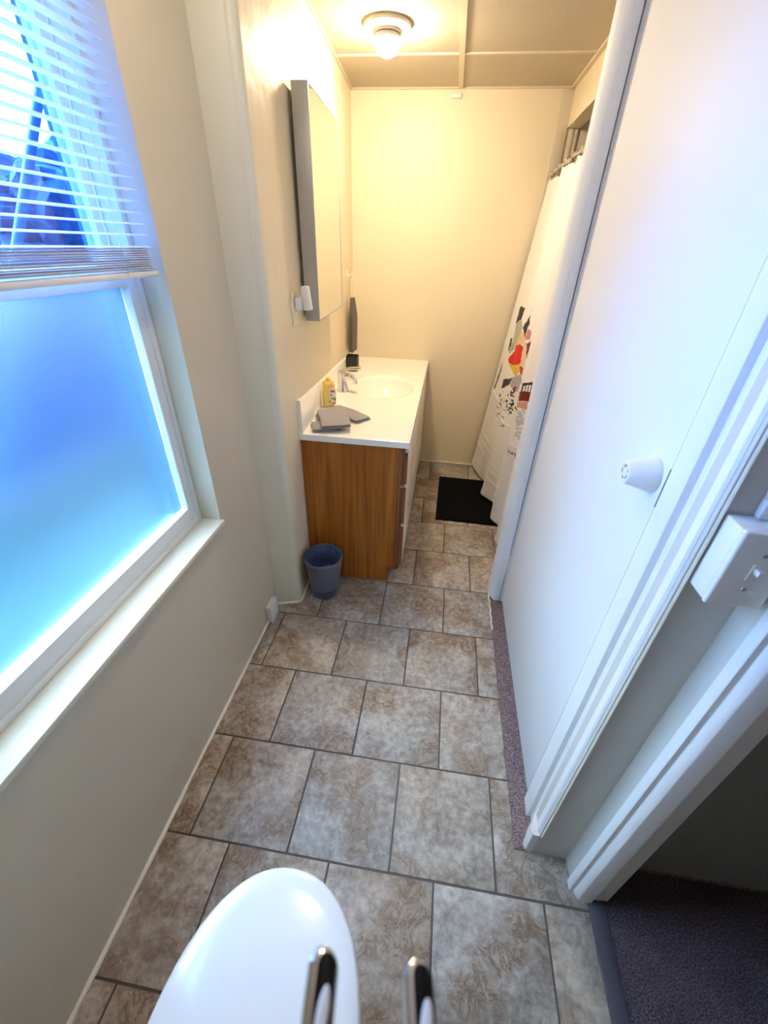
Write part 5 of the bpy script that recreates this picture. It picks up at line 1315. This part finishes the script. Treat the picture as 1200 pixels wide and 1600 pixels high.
# ------------------------------------------------------------------ chrome rack close to the lens
rk = thing('towel_rack', 'blurred chrome rack with two prongs, dark reflections built on top, above the toilet lid', 'towel rack', (0.24, -2.06, 1.19))
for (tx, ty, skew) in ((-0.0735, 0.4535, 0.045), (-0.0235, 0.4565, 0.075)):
    def P_(u, v):            # u across, v back from the tip
        return (tx + u + skew*v/0.45, ty - v)
    hw = 0.0078
    a_ = [(hw*math.cos(PI*k/12), hw-hw*math.sin(PI*k/12)) for k in range(13)] + [(-hw, ty), (hw, ty)]
    bm = bmesh.new()
    add_prism(bm, [P_(u, v) for u, v in a_], -0.007, 0.007, bev=0.0025)
    arm = finish('prong', bm, 'chrome', rk, 40)
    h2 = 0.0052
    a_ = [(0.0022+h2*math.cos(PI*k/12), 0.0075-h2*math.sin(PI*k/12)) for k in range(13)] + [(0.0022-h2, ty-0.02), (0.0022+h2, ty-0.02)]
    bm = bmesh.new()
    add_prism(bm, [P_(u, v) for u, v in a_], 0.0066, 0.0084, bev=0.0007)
    finish('dark_reflection', bm, 'reflection_black', arm, 40)  # dark reflection in the chrome, built as a black strip
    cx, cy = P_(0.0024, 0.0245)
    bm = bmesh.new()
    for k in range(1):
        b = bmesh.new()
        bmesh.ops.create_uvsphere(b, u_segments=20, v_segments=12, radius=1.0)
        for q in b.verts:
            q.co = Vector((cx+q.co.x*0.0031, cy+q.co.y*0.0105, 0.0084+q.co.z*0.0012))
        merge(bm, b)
    finish('window_glint', bm, 'porcelain', arm, 60)  # window highlight on the prong, added as a pale oval
bm = bmesh.new()
add_box(bm, -0.12, 0.14, 0.0, 0.012, -0.03, 0.03, bev=0.004)
finish('wall_plate', bm, 'chrome', rk)

# ------------------------------------------------------------------ outside the window
sstruct('ground', 'grass', boxes=[(-40, -0.66, -25, 40, -1.0, -0.9)])
hs = thing('house_wing', 'periwinkle board-sided house wing with a pale corner post outside the window', 'house', (-1.10, 0.5, -0.9))
H = Vector(hs.location)
bm = bmesh.new()
add_box(bm, -1.47-H.x, -0.70-H.x, 0.50-H.y, 1.5-H.y, 0.0, 4.4)
for k in range(9):
    xx = -1.43 + k*0.085
    add_box(bm, xx-H.x, xx+0.012-H.x, 0.490-H.y, 0.505-H.y, 0.0, 4.4)
finish('siding', bm, 'siding', hs)
bm = bmesh.new()
add_box(bm, -1.56-H.x, -1.465-H.x, 0.475-H.y, 0.60-H.y, 0.0, 4.5)
finish('corner_board', bm, 'ext_trim', hs)
bm = bmesh.new()
add_box(bm, -1.85-H.x, -0.70-H.x, 0.15-H.y, 1.5-H.y, 4.4, 4.6)
finish('eave', bm, 'ext_trim', hs)
br = bpy.data.objects.new('leaning_pole', None)
COL.objects.link(br)
bm = bmesh.new()
add_tube(bm, [(-2.2, 1.45, 2.45), (-2.2, 0.72, 1.42), (-2.2, -0.92, -0.9)], 0.026, 10)
bpy.data.objects.remove(br)
tag(finish('leaning_pole', bm, 'ext_trim'), 'pale pole leaning diagonally outside the upper window pane', 'pole')
fn = thing('garden_fence', 'blue grey garden fence with pale rails beyond the window', 'fence', (-4.2, 3.0, -0.9))
bm = bmesh.new()
for k in range(40):
    yv = -5 + k*0.3
    add_box(bm, -0.015, 0.015, yv, yv+0.285, 0.05, 2.0)
finish('boards', bm, 'fence', fn)
bm = bmesh.new()
for z in (0.5, 1.75, 2.0):
    add_box(bm, 0.015, 0.06, -5, 7, z, z+0.07)
finish('rail', bm, 'ext_trim', fn)
def tree(label, loc, h, rad, seed):
    t = thing('tree', label, 'tree', loc, 0, 'trees outside the window')
    h *= 0.78
    bm = bmesh.new()
    add_tube(bm, [(0, 0, 0), (0.05, 0, h*0.4), (0, 0.05, h*0.8)], 0.1, 8, rads=[0.16, 0.12, 0.05])
    finish('trunk', bm, 'bark', t)
    rg = random.Random(seed)
    bm = bmesh.new()
    for k in range(26):
        th_, rr = rg.uniform(0, 2*PI), rad*math.sqrt(rg.random())
        zc = h*rg.uniform(0.35, 1.0)
        sz = rad*rg.uniform(0.25, 0.5)*(1.25-zc/h*0.5)
        b = bmesh.new()
        bmesh.ops.create_icosphere(b, subdivisions=3, radius=sz)
        for v in b.verts:
            v.co *= 1 + 0.22*math.sin(v.co.x*23/sz*0.5+k)*math.sin(v.co.y*19/sz*0.5)*math.sin(v.co.z*21/sz*0.5+1) + rg.uniform(-.12, .12)
            v.co += Vector((rr*math.cos(th_), rr*math.sin(th_), zc))
        merge(bm, b)
    finish('foliage', bm, 'leaf', t, 0)
tree('nearest rounded tree outside the window', (-8.5, 8.0, -0.9), 4.2, 2.0, 1)
tree('tree left of the rounded tree outside the window', (-12.0, 2.6, -0.9), 4.0, 2.0, 2)
tree('tree farthest right outside the window, behind the leaning pole', (-9.0, 14.5, -0.9), 4.3, 2.0, 3)
